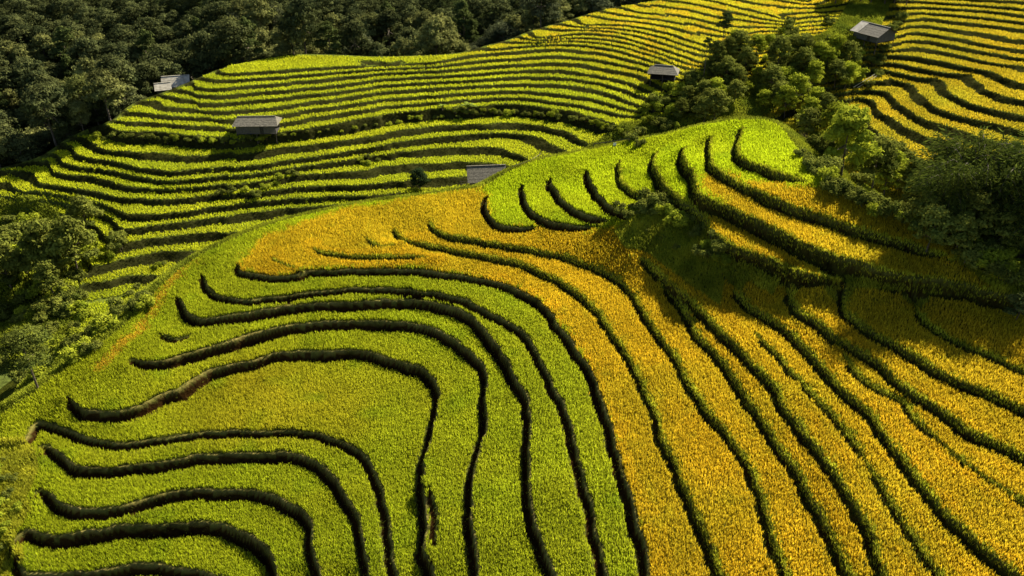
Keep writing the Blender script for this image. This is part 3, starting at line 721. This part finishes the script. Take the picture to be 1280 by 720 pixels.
# forest beyond the far crest
cand = []
yy = 236.0
rf = random.Random(5)
while yy < 420:
    xx = -300.0 + rf.random() * 6
    while xx < 190:
        X = xx + rf.uniform(-2.6, 2.6); Y = yy + rf.uniform(-2.6, 2.6); Z = float(forest_z(X, Y))
        if math.hypot(X + 89, Y - 236) < 9: xx += 7.6; continue
        if float(FG.sample(FS, X, Y, -50)) < (-9 if X > -75 else -5) or (X < -125 and Y > 200):
            fh = float(FG.sample(FH, X, Y, -99))
            cand.append((X, Y, max(Z, fh)))
        xx += 7.0
    yy += 6.6
yy = 180.0
while yy < 236:                                   # the wooded valley flank left of the crest
    xx = -260.0
    while xx < -60:
        X = xx + rf.uniform(-2.6, 2.6); Y = yy + rf.uniform(-2.6, 2.6)
        fs = float(FG.sample(FS, X, Y, -50))
        if fs < -3 and math.hypot(X + 89, Y - 236) > 9: cand.append((X, Y, float(H(X, Y))))
        xx += 6.6
    yy += 6.2
vis = []
for (X, Y, Z) in cand:
    u, v, d = to_px(np.array([X, Y, Z + 9.0]))
    if -50 < u < 1330 and -45 < v < 260:
        d3 = np.array([X, Y, Z + 10.5 - CAMZ]); ts = np.linspace(0.3, 0.985, 60)
        hid = (H(d3[0] * ts, d3[1] * ts) > CAMZ + d3[2] * ts).any()
        if not hid: vis.append((float(d), X, Y, Z, float(u), float(v)))
vis.sort()
print('forest trees in view', len(vis))
for q, (d, X, Y, Z, u, v) in enumerate(vis[:300]):
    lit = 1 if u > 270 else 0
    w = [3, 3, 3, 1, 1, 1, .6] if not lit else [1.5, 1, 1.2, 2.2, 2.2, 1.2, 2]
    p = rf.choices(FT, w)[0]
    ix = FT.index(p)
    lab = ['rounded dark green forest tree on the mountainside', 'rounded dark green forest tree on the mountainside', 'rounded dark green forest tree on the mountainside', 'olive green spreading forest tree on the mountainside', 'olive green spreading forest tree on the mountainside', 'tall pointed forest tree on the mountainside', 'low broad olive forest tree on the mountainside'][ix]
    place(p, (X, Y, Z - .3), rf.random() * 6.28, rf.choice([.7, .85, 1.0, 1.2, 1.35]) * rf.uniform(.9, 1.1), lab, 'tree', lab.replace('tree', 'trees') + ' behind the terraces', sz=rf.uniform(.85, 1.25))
rest = vis[300:]
if rest:
    ck = [c for c in bpy.data.objects if c.parent == FT[0] and c.name.startswith('crown')][0].data
    nv = len(ck.vertices); co = np.empty(nv * 3, np.float32); ck.vertices.foreach_get('co', co); co = co.reshape(-1, 4, 3)[::2]
    Vs = []
    for (d, X, Y, Z, u, v) in rest:
        a = rf.random() * 6.28; s = rf.uniform(.7, 1.1); R = np.array([[math.cos(a), -math.sin(a), 0], [math.sin(a), math.cos(a), 0], [0, 0, 1]])
        Vs.append((co.reshape(-1, 3) @ R.T) * s + np.array([X, Y, Z]))
    Vs = np.vstack(Vs); kk = np.arange(len(Vs)).reshape(-1, 4)
    tn = np.repeat(rng.random(len(kk)), 4)[:, None]
    o = mesh_obj('distant_forest', Vs, kk, 4, M_LEAF, colors=np.array(DK1) * (1 - tn) + np.array(DK2) * tn * 1.2)
    tag(o, 'dense far forest high on the mountainside', 'forest', None, 'stuff')

rb = random.Random(11)
def scatter_px(pts, protos, smin, smax, label, cat, group, jit=4, sz=(.85, 1.2), sink=.25, behind=False):
    for p in pts:
        px, py = p[0] + rb.uniform(-jit, jit), p[1] + rb.uniform(-jit * .6, jit * .6)
        P = hit(px, py); k = p[2] if len(p) > 2 else 1.0
        if behind and float(G.sample(CS, P[0], P[1], -9)) > -4: continue
        s = rb.uniform(smin, smax) * k
        place(rb.choice(protos), (P[0], P[1], P[2] - sink * s), rb.random() * 6.28, s, label, cat, group, sz=rb.uniform(*sz))

def along(poly, n, off=0):
    P = np.array(poly, float); s = np.concatenate([[0], np.cumsum(np.hypot(*np.diff(P, axis=0).T))]); out = []
    for t in np.linspace(0, s[-1], n): out.append((np.interp(t, s, P[:, 0]), np.interp(t, s, P[:, 1]) + off))
    return out
def region(poly, n):
    P = np.array(poly, float); out = []
    while len(out) < n:
        a = rb.uniform(P[:, 0].min(), P[:, 0].max()); b = rb.uniform(P[:, 1].min(), P[:, 1].max())
        if in_poly(np.array([a]), np.array([b]), P)[0] and all(abs(a - c) + 1.4 * abs(b - d) > 9 for c, d in out): out.append((a, b))
        elif rb.random() < .002: break
    return out

# hedges on the middle hill
scatter_px(along([(122,175),(150,172),(190,177),(240,180),(290,180),(335,176)], 20), BU, .5, .85, 'leafy shrub in the hedge left of the grey field hut', 'bush', 'hedge left of the middle hill', 3)
scatter_px(along([(355,172),(400,168),(460,160),(510,153),(560,148),(600,143)], 18), BU, .3, .6, 'low shrub on the weedy bank right of the grey field hut', 'bush', 'shrubs on the weedy bank', 4)
scatter_px(along([(560,141),(600,144),(640,144),(680,147),(723,153),(753,160),(780,170),(803,182)], 24), BU, .55, .9, 'shrub of the dark hedge above the bowl of terraces', 'bush', 'hedge above the bowl of terraces', 2.5)
scatter_px([(345,232),(352,226),(370,222),(334,238),(290,243),(275,246),(305,240),(320,246),(452,200),(462,198),(472,203),(365,216),(455,206)], BU, .5, .9, 'shrub between the narrow terraces in the middle', 'bush', 'shrubs between the middle terraces', 3)
# left gully
scatter_px(region([(0,268),(40,284),(110,290),(150,298),(150,330),(105,350),(95,385),(60,400),(0,395)], 62), BU + BS[:1], .9, 1.6, 'leafy bush in the overgrown gully on the left', 'bush', 'bushes in the left gully', 3)
scatter_px(region([(0,400),(100,385),(160,395),(190,380),(170,410),(120,440),(60,470),(0,505)], 40), BU, .7, 1.2, 'bush on the slope below the left shoulder', 'bush', 'bushes below the left shoulder', 3)
scatter_px([(160,370),(172,362),(180,375),(150,385),(196,335),(203,332),(165,388)], BU, .6, .9, 'small bush beside the dry orange path', 'bush', 'small bushes beside the path', 2)
scatter_px([(5,605),(12,622),(2,645),(18,600),(8,580),(0,590),(-6,620),(4,632),(24,640),(10,665),(3,690)], BU, .3, .6, 'dark weedy bush at the left foot of the near terraces', 'bush', 'weedy bushes at the left edge', 2)
# centre gully
scatter_px(region([(815,190),(800,180),(820,160),(850,140),(880,95),(905,70),(960,60),(1010,62),(1060,85),(1060,110),(1030,150),(1005,190),(960,158),(900,158),(850,170)], 46), BS + [BS[1]], .6, 1.15, 'bushy tree in the gully behind the green ridge', 'tree', 'trees in the middle gully', 3, behind=True)
scatter_px(region([(790,175),(815,125),(850,110),(880,90),(920,60),(1000,40),(1060,60),(1075,100),(1020,120),(900,120),(840,165)], 80), BU, .8, 1.6, 'leafy bush in the gully behind the green ridge', 'bush', 'bushes in the middle gully', 3, behind=True)
scatter_px([(1075,70),(1090,80),(1105,62),(1112,50),(1118,40),(1100,75),(1070,100),(1082,108),(1122,34),(1128,28),(1096,95),(1040,30),(1010,50),(985,30),(975,42),(965,52)], BU, .8, 1.3, 'bush near the raised hut at the top right', 'bush', 'bushes near the raised hut', 3)
scatter_px([(1045,6),(1060,3),(1075,5),(1090,4),(1108,6),(1120,4),(1135,8),(1052,-6),(1085,-8),(1115,-6)], BS, 1.2, 1.7, 'dark tree behind the raised hut at the top right', 'tree', 'dark trees behind the raised hut', 3)
# row behind the right shoulder
scatter_px(along([(1000,198),(1022,222),(1050,244),(1085,262),(1120,276),(1160,292),(1195,305),(1225,318)], 20), BU, .75, 1.15, 'bush on the rim of the near hill at the right', 'bush', 'bushes on the right rim', 4)
scatter_px(region([(1000,160),(1050,150),(1085,195),(1130,225),(1190,245),(1200,280),(1120,255),(1040,225),(1005,195)], 34), BU + BS, .9, 1.4, 'tree or bush in the gully below the golden hill', 'bush', 'growth below the golden hill', 3)
# bank in the middle of the near hill
scatter_px([(776,268,.8),(790,262,.8),(800,264,1.2),(812,258,1.3),(824,262,1.3),(838,266,1),(850,274,.8),(862,280,.7),(878,290,.8),(890,300,1),(896,314,1.1),(886,325,1),(900,332,.9),(872,318,.8),(905,345,.8),(812,290,.5),(830,300,.5),(848,312,.6),(785,272,.9),(806,268,1.1),(818,268,1.1),(832,272,1.1),(845,280,1),(856,288,.9),(868,300,.9),(884,312,1),(894,322,1)], BU, .6, .95, 'leafy bush on the weedy bank in the middle of the near hill', 'bush', 'bushes on the middle bank', 2)

# single trees
def one(proto, px, py, sc, label, cat, rz=0, sz=1.0, name=None):
    P = hit(px, py); o = place(proto, (P[0], P[1], P[2] - .15), rz, sc, label, cat, None, sz=sz); return o
lone = tree_proto('round_tree', 5.8, 2.3, 5.2, 30, 8000, .15, 300, (.015, .03, .012), (.045, .065, .02), trunk_r=.12)
one(lone, 525, 238, 1.0, 'small dark round tree standing alone on a middle terrace', 'tree')
lt = tree_proto('broad_tree', 10.5, 4.4, 6.2, 16, 7000, .17, 301, (.04, .06, .012), (.17, .19, .03), trunk_r=.16)
one(lt, 48, 488, .85, 'broad tree with thin bare trunk at the left edge', 'tree', 1.0)
st = tree_proto('slender_tree', 14.5, 2.6, 5.6, 10, 2600, .2, 302, (.02, .035, .012), (.06, .085, .02), trunk_r=.17, trunk_frac=.8, nlimb=4)
one(st, 899, 82, 1.0, 'tall slender tree with bare trunk above the middle gully', 'tree')
st2 = tree_proto('slender_tree', 12, 1.5, 3.4, 7, 1400, .2, 303, (.02, .035, .012), (.06, .085, .02), trunk_r=.14, trunk_frac=.8, nlimb=3)
one(st2, 879, 100, .95, 'shorter slender tree with small crown left of the tall one', 'tree')
tl = tree_proto('tall_tree', 16, 4.2, 13, 20, 9000, .22, 304, (.06, .075, .025), (.19, .20, .07), trunk_r=.3, conical=True)
P = at_Y(158, 152, 226); place(tl, (P[0], P[1], P[2] - 6), 0, 1.55, 'tall pale green tree rising behind the left crest of the terraces', 'tree', None)
tm = tree_proto('leafy_tree', 13, 4.4, 10, 17, 8000, .22, 305, (.06, .075, .02), (.20, .21, .05), trunk_r=.25)
P = at_Y(107, 150, 226); place(tm, (P[0], P[1], P[2] - 5), 0, 1.3, 'leafy tree left of the tall pale tree behind the crest', 'tree', None)

# bamboo clump: arching culms with leaf sprays
def bamboo_proto(nc, h, spread, seed, c1, c2, leaf=.2, per=170, bias=(0, 0)):
    r = random.Random(seed); rr = np.random.default_rng(seed); root = empty('bamboo_clump', (0, 0, -500)); cul = []; LV = []; LC = []
    for i in range(nc):
        a = r.random() * 6.28; out = spread * r.uniform(.4, 1); hh = h * r.uniform(.6, 1)
        bx, by = math.cos(a) * .7, math.sin(a) * .7
        pts = []
        for k in range(9):
            t = k / 8; pts.append((bx + (math.cos(a) * out + bias[0]) * t ** 2.2, by + (math.sin(a) * out + bias[1]) * t ** 2.2, hh * (math.sin(t * 1.9) / math.sin(1.57) if t < .83 else math.sin(.83 * 1.9) - (t - .83) * .9)))
        cul.append(tube(pts, [.07 * (1 - .85 * k / 8) for k in range(9)], 5))
        P = np.array(pts); tt = 2 + rr.random(per) ** .8 * 5.99; i0 = tt.astype(int); f = (tt - i0)[:, None]
        C = P[i0] * (1 - f) + P[np.minimum(i0 + 1, 8)] * f + rr.normal(size=(per, 3)) * .42
        d = np.array([math.cos(a), math.sin(a), -.5]) + rr.normal(size=(per, 3)) * .6; d /= np.linalg.norm(d, axis=1)[:, None]
        b = np.cross(d, rr.normal(size=(per, 3))); b /= np.linalg.norm(b, axis=1)[:, None]
        s = leaf * (0.7 + rr.random(per))[:, None]
        LV.append(np.stack([C, C + d * s + b * s * .22, C + d * s * 2.2, C + d * s - b * s * .22], 1).reshape(-1, 3))
        t = rr.random(per)[:, None]; LC.append(np.repeat(np.array(c1) * (1 - t) + np.array(c2) * t, 4, axis=0))
    V = np.vstack(LV); mesh_obj('foliage', V, np.arange(len(V)).reshape(-1, 4), 4, M_LEAF, root, colors=np.vstack(LC))
    V, F = merge(cul); mesh_obj('stem', V, F, 4, M_BARK, root, smooth_shade=True)
    return root
bb = bamboo_proto(46, 11, 5.0, 400, (.018, .03, .008), (.10, .125, .016), per=210)
BBP = [(52, 97, .8), (56, 99, 1.2), (60, 97, 1.35), (65, 98, 1.8), (60, 92, .85), (59, 105, 1.5)]
BBL = ['leftmost and shortest bamboo clump of the dark grove', 'second bamboo clump from the left in the dark grove', 'tall bamboo clump in the middle of the dark grove', 'tallest bamboo clump at the right edge of the picture', 'low bamboo clump nearest the golden terraces at the right edge', 'bamboo clump farthest back in the dark grove']
for (X, Y, s), lb in zip(BBP, BBL):
    place(bb, (X, Y, float(H(X, Y)) - .4), rb.random() * 6.28, s, lb, 'bamboo', 'bamboo clumps at the right edge')
for i, (X, Y) in enumerate([(70, 106)]):
    place(bb, (X, Y, float(H(X, Y)) - .5), rb.random() * 6.28, 1.15, 'bamboo clump behind the dark grove, farthest right', 'bamboo', 'bamboo clumps at the right edge')
scatter_px([(1205,330),(1218,334),(1230,338),(1243,344),(1256,350),(1268,356),(1280,358),(1225,328),(1250,336)], BU, .9, 1.3, 'dark bush at the foot of the bamboo grove', 'bush', 'bushes under the bamboo grove', 3)
for X, Y, k in [(49, 93, .8), (52, 92, .7), (54, 94, .9), (57, 92, .8), (58, 95, 1.0), (61, 93, 1.0), (63, 96, 1.1), (65, 91, 1.0), (54, 97, .9), (50, 97, .7), (61, 89, .8), (57, 96, 1.0)]:
    place(BS[rb.choice((0, 2))], (X, Y, float(H(X, Y)) - .4), rb.random() * 6.28, k, 'shaded dark tree among the bamboo at the right edge', 'tree', 'dark trees among the bamboo')
rt = tree_proto('round_tree', 4.2, 1.7, 3.4, 10, 3200, .13, 306, (.05, .07, .02), (.17, .19, .05), trunk_r=.08)
one(rt, 1268, 405, .9, 'small pale bush-like tree at the right edge below the dark grove', 'tree')
sap = tree_proto('sapling', 5.2, 1.7, 3.6, 9, 1500, .15, 307, (.12, .13, .03), (.30, .29, .08), trunk_r=.06, nlimb=8)
one(sap, 1105, 222, 1.5, 'thin pale sapling in front of the golden hill', 'tree')
one(sap, 1165, 246, 1.7, 'wide airy sapling right of the thin one before the golden hill', 'tree', 2.0)

# banana-like plant on the middle hill
def frond_plant(nf, L, seed, c):
    r = random.Random(seed); root = empty('banana_plant', (0, 0, -500)); Vs = []; Fs = []; o = 0
    for i in range(nf):
        a = i * 2.4; el = r.uniform(.5, 1.3)
        for k in range(7):
            t = k / 6; rad = L * t * math.cos(el) + .1; z = 1.6 + L * (t * math.sin(el) - .55 * t * t)
            w = .42 * math.sin(math.pi * (.08 + .88 * t)) + .02
            cx, cy = math.cos(a) * rad, math.sin(a) * rad
            Vs += [(cx - math.sin(a) * w, cy + math.cos(a) * w, z - .08), (cx, cy, z + .05), (cx + math.sin(a) * w, cy - math.cos(a) * w, z - .08)]
            if k:
                for q in (0, 1): Fs.append((o + (k - 1) * 3 + q, o + (k - 1) * 3 + q + 1, o + k * 3 + q + 1, o + k * 3 + q))
        o += 21
    mesh_obj('leaf_crown', np.array(Vs), np.array(Fs), 4, M_LEAF, root, colors=np.broadcast_to(np.array(c), (len(Vs), 3)))
    V, F = tube([(0, 0, -.3), (0, 0, .8), (0, 0, 1.8)], [.2, .16, .1]); mesh_obj('stem', V, F, 4, M_BARK, root, smooth_shade=True)
    return root
fp = frond_plant(11, 2.6, 1, (.16, .2, .03))
one(fp, 585, 143, 1.15, 'banana plant with long arching leaves on the bank above the bowl', 'plant')
P = hit(553, 140); place(fp, (P[0], P[1], P[2] - .2), 1.0, .7, 'smaller banana plant left of the larger one', 'plant')
P = hit(872, 112); place(fp, (P[0], P[1], P[2] - .2), 1.0, .8, 'banana plant under the slender trees', 'plant')

# ---------------------------------------------------------------- huts
def boxv(cx, cy, cz, sx, sy, sz):
    v = np.array([(x, y, z) for x in (-1, 1) for y in (-1, 1) for z in (-1, 1)], float) * np.array([sx, sy, sz]) / 2 + np.array([cx, cy, cz])
    f = np.array([(0, 1, 3, 2), (4, 6, 7, 5), (0, 4, 5, 1), (2, 3, 7, 6), (0, 2, 6, 4), (1, 5, 7, 3)]); return v, f
def slab(quad, t):
    q = np.array(quad, float); n = np.cross(q[1] - q[0], q[3] - q[0]); n /= np.linalg.norm(n)
    v = np.vstack([q, q - n * t]); f = np.array([(0, 1, 2, 3), (7, 6, 5, 4), (0, 4, 5, 1), (1, 5, 6, 2), (2, 6, 7, 3), (3, 7, 4, 0)]); return v, f
def planks(x0, y0, x1, y1, z0, z1, w=.28):
    L = math.hypot(x1 - x0, y1 - y0); n = max(2, int(L / w)); out = []; a = math.atan2(y1 - y0, x1 - x0)
    for i in range(n):
        t = (i + .5) / n; v, f = boxv(0, 0, 0, L / n * .9, .05, (z1 - z0) * rb.uniform(.95, 1.0)); c, s = math.cos(a), math.sin(a)
        v = v @ np.array([[c, s, 0], [-s, c, 0], [0, 0, 1]]) + np.array([x0 + (x1 - x0) * t, y0 + (y1 - y0) * t, (z0 + z1) / 2]); out.append((v, f))
    return out
def hut(loc, rz, L, W, wall_h, roof_h, label, floor=1.2, over=.7, hip=0.0, roof=None, wall=None, sides='fblr', patch=None, scale=1.0):
    """ridge along local x; gable ends at +-L/2; floor raised on posts"""
    root = empty('field_hut', loc, rz); root.scale = (scale,) * 3
    tag(root, label, 'hut', 'field huts on the hills'); roof = roof or M_ROOF; wall = wall or M_WOOD
    zt = floor + wall_h; e = L / 2 + over; w = W / 2 + over; ze = zt - over * roof_h / (W / 2) * .6; zr = zt + roof_h; hx = e - hip
    for sy, nm in ((-1, 'roof_front'), (1, 'roof_back')):
        # courses of sheets, each lapping the one below
        n = 5; parts = []
        for i in range(n):
            t0, t1 = i / n, (i + 1) / n
            x0 = e + (hx - e) * t0; x1 = e + (hx - e) * min(t1, 1); ya = w + (.02 - w) * t0; yb = w + (.02 - w) * min(t1, 1)
            za = ze + (zr - ze) * t0 + .018; zb = ze + (zr - ze) * min(t1, 1)
            q = [(-x0, sy * ya, za), (x0, sy * ya, za), (x1, sy * yb, zb), (-x1, sy * yb, zb)]
            if sy > 0: q = [q[1], q[0], q[3], q[2]]
            parts.append(slab(q, .03))
        V, F = merge(parts); o = mesh_obj('roof_slope', V, F, 4, roof, root)
    if patch:
        parts = []
        a0, a1, sy = patch
        q = [(a0 * e, sy * (w + .02), ze + .11), (a1 * e, sy * (w + .02), ze + .11), (a1 * hx, .03 * sy, zr + .11), (a0 * hx, .03 * sy, zr + .11)]
        if sy > 0: q = [q[1], q[0], q[3], q[2]]
        V, F = slab(q, .05); mesh_obj('roof_sheet', V, F, 4, M_ROOFL, root)
    if hip > 0:
        for sx in (-1, 1):
            q = [(sx * (e + .03), -w, ze + .03), (sx * (e + .03), w, ze + .03), (sx * (hx + .03), .02, zr + .03), (sx * (hx + .03), -.02, zr + .03)]
            if sx < 0: q = [q[1], q[0], q[3], q[2]]
            V, F = slab(q, .07); mesh_obj('roof_hip', V, F, 4, roof, root)
    else:
        for sx in (-1, 1):                      # gable triangles in planks
            parts = []; n = int(W / .3)
            for i in range(n):
                yc = -W / 2 + W * (i + .5) / n; hh = roof_h * (1 - abs(yc) / (W / 2)) * .95
                parts.append(boxv(sx * L / 2, yc, zt + hh / 2, .05, W / n * .9, max(hh, .05)))
            V, F = merge(parts); mesh_obj('gable', V, F, 4, wall, root)
    V, F = boxv(0, 0, zr + .06, 2 * hx, .3, .1); mesh_obj('ridge_cap', V, F, 4, roof, root)
    cor = dict(f=(-L / 2, -W / 2, L / 2, -W / 2), b=(-L / 2, W / 2, L / 2, W / 2), l=(-L / 2, -W / 2, -L / 2, W / 2), r=(L / 2, -W / 2, L / 2, W / 2))
    for s in sides:
        V, F = merge(planks(*cor[s], floor, zt)); mesh_obj('wall', V, F, 4, wall, root)
    V, F = boxv(0, 0, floor - .08, L, W, .14); mesh_obj('floor', V, F, 4, M_DARK, root)
    if 'f' in sides:
        V, F = boxv(L * .15, -W / 2 - .05, floor + min(1.7, wall_h) / 2, .9, .06, min(1.7, wall_h) * .95); mesh_obj('door', V, F, 4, M_DARK, root)
    for px in (-L / 2 + .1, 0, L / 2 - .1):
        for py in (-W / 2 + .1, W / 2 - .1):
            V, F = tube([(px, py, -1.5), (px + .03, py, floor * .5), (px, py, zt)], [.11, .1, .09], 6); mesh_obj('post', V, F, 4, M_BARK, root)
    for py in (-W / 2, W / 2):
        V, F = boxv(0, py, zt + .02, L + over, .14, .14); mesh_obj('beam', V, F, 4, M_BARK, root)
    return root
P = hit(1090, 56); hut((P[0], P[1], P[2]), math.radians(-58), 8.2, 7.6, 2.0, 1.9, 'large raised hut with pale sheet roof at the top right', floor=1.8, over=.8, wall=M_WOODG, patch=(-1, -.45, -1))
P = hit(322, 172); hut((P[0], P[1] + 1.5, P[2]), math.radians(2), 9.4, 4.6, 2.3, 1.25, 'long grey field hut beside the hedge on the middle left', floor=1.1, over=.7, hip=.9, sides='fb')
P = at_z(608, 232, -7.2); hut((P[0], P[1], float(H(P[0], P[1])) + .5), math.radians(6), 7.6, 6.0, 1.6, 2.3, 'hut with mottled roof half hidden behind the near crest', floor=.9, over=.7)
P = hit(829, 104); hut((P[0], P[1] + 1, P[2]), math.radians(-14), 6.4, 4.6, 1.8, 1.3, 'small open field hut beside the gully, under a hipped roof', floor=1.1, over=.8, hip=1.6, sides='bl')
P = at_Y(221, 106, 239); hut((P[0], P[1], P[2] - 2.4), math.radians(14), 6.0, 5.0, 1.8, 1.9, 'pale roofed hut peeping over the left crest below the forest', floor=1.2, over=.7, roof=M_ROOFL)
P = at_Y(204, 110, 236); hut((P[0], P[1], P[2] - 2.2), math.radians(20), 3.4, 3.6, 1.4, 1.2, 'little lean shed left of the pale roofed hut', floor=1.0, over=.5, roof=M_ROOFL)

# ---------------------------------------------------------------- small bamboo things
def pole_thing(name, segs, label, cat, mat=None, rad=.06, group=None):
    base = np.array(segs[0][0]); root = empty(name, tuple(base)); tag(root, label, cat, group)
    for a, b in segs:
        a = np.array(a) - base; b = np.array(b) - base
        V, F = tube([a, (a + b) / 2 + np.array([0, 0, -.04]), b], [rad, rad * .9, rad * .8], 6); mesh_obj('pole', V, F, 4, mat or M_BAMBOO, root)
    return root
A = hit(742, 186); B = hit(786, 181)
A2 = A + np.array([0, 0, .9]); B2 = B + np.array([0, 0, .9]); Mm = (A + B) / 2
pole_thing('bamboo_rail', [(A, A2), (B, B2), (A2, B2)], 'thin bamboo rail on two stakes behind the near crest', 'rail', M_BARK, .07)
C = hit(768, 186)
r_ = empty('scarecrow', tuple(C)); tag(r_, 'small white cloth tied to a stake beside the bamboo rail', 'scarecrow')
V, F = tube([(0, 0, -.2), (0, 0, 1), (0, 0, 2.3)], [.05, .045, .04], 6); mesh_obj('stake', V, F, 4, M_BAMBOO, r_)
V, F = tube([(-.55, 0, 1.7), (0, 0, 1.78), (.55, 0, 1.68)], [.035, .04, .035], 6); mesh_obj('crossbar', V, F, 4, M_BAMBOO, r_)
Vs = []; Fs = []
for i in range(7):
    for j in range(5): Vs.append((-.42 + .84 * i / 6 * (1 + .04 * j), -.06 + .09 * math.sin(i * 1.7 + j * .6), 1.72 - .27 * j + .03 * math.sin(i * 2.3)))
for i in range(6):
    for j in range(4): Fs.append((i * 5 + j, i * 5 + j + 1, i * 5 + j + 6, i * 5 + j + 5))
r_.scale = (.55,) * 3
mesh_obj('cloth', np.array(Vs), np.array(Fs), 4, M_CLOTH, r_)
C = hit(676, 198)
pole_thing('bamboo_tripod', [(C + np.array([-.8, 0, 0]), C + np.array([.15, .1, 2.3])), (C + np.array([.8, -.2, 0]), C + np.array([-.1, 0, 2.3])), (C + np.array([0, .9, 0]), C + np.array([0, -.1, 2.2]))], 'dark pole tripod standing in the bowl of terraces', 'tripod', M_BARK, .07)
A = hit(662, 204); pole_thing('water_pipe', [(A + np.array([0, 0, .5]), hit(640, 212) + np.array([0, 0, .5])), (A + np.array([0, 0, .5]), C + np.array([0, 0, 1.2]))], 'thin dark pipe running down from the pole tripod', 'pipe', M_BARK, .05)
A = hit(1066, 112); B = hit(1092, 100)
pole_thing('felled_bamboo', [(A + np.array([0, 0, .6]), B + np.array([0, 0, 1.6])), (A + np.array([1.2, .4, .3]), B + np.array([.8, .5, 1.0]))], 'two pale bamboo poles lying across the gully left of the golden hill', 'poles', M_BAMBOO, .11)
A = hit(575, 233); B = hit(590, 232)
pole_thing('wooden_fence', [(A, A + np.array([0, 0, 1.3])), (B, B + np.array([0, 0, 1.3])), (A + np.array([0, 0, 1.1]), B + np.array([0, 0, 1.1])), (A + np.array([0, 0, .6]), B + np.array([0, 0, .6]))], 'short dark pole fence left of the half hidden hut', 'fence', M_BARK, .07)

# any prototype that found no place is removed
for o in [o for o in bpy.data.objects if o.parent is None and o.type == 'EMPTY' and abs(o.location.z + 500) < 1]:
    for c in [c for c in bpy.data.objects if c.parent == o]: bpy.data.objects.remove(c)
    bpy.data.objects.remove(o)

# ---------------------------------------------------------------- camera, light
cam = bpy.data.cameras.new('camera'); cam.sensor_width = 36; cam.lens = 36 * F_PX / 1280.0; cam.clip_end = 5000
co = bpy.data.objects.new('camera', cam); COL.objects.link(co); co.location = (0, 0, CAMZ); co.rotation_euler = (math.radians(60), 0, 0)
scene.camera = co
SUN_EL, SUN_AZ = math.radians(38), math.radians(42)                   # azimuth: to the right of the viewing direction
sv = Vector((math.sin(SUN_AZ) * math.cos(SUN_EL), math.cos(SUN_AZ) * math.cos(SUN_EL), math.sin(SUN_EL)))
sl = bpy.data.lights.new('sun', 'SUN'); sl.energy = 5.0; sl.angle = math.radians(.5); sl.color = (1, .92, .76)
so = bpy.data.objects.new('sun', sl); COL.objects.link(so); so.rotation_euler = sv.to_track_quat('Z', 'Y').to_euler()
w = bpy.data.worlds.new('World'); scene.world = w; w.use_nodes = True
nt = w.node_tree; nt.nodes.clear(); sk = nt.nodes.new('ShaderNodeTexSky'); sk.sky_type = 'NISHITA'; sk.sun_disc = False
sk.sun_elevation = SUN_EL; sk.sun_rotation = SUN_AZ; bgd = nt.nodes.new('ShaderNodeBackground'); bgd.inputs['Strength'].default_value = 0.05
wo = nt.nodes.new('ShaderNodeOutputWorld'); nt.links.new(sk.outputs[0], bgd.inputs[0]); nt.links.new(bgd.outputs[0], wo.inputs[0])
scene.view_settings.view_transform = 'Standard'; scene.view_settings.look = 'None'; scene.view_settings.exposure = 1.6; scene.view_settings.gamma = 1
scene.render.engine = 'CYCLES'
scene.cycles.max_bounces = 4; scene.cycles.diffuse_bounces = 2; scene.cycles.transmission_bounces = 2; scene.cycles.glossy_bounces = 1
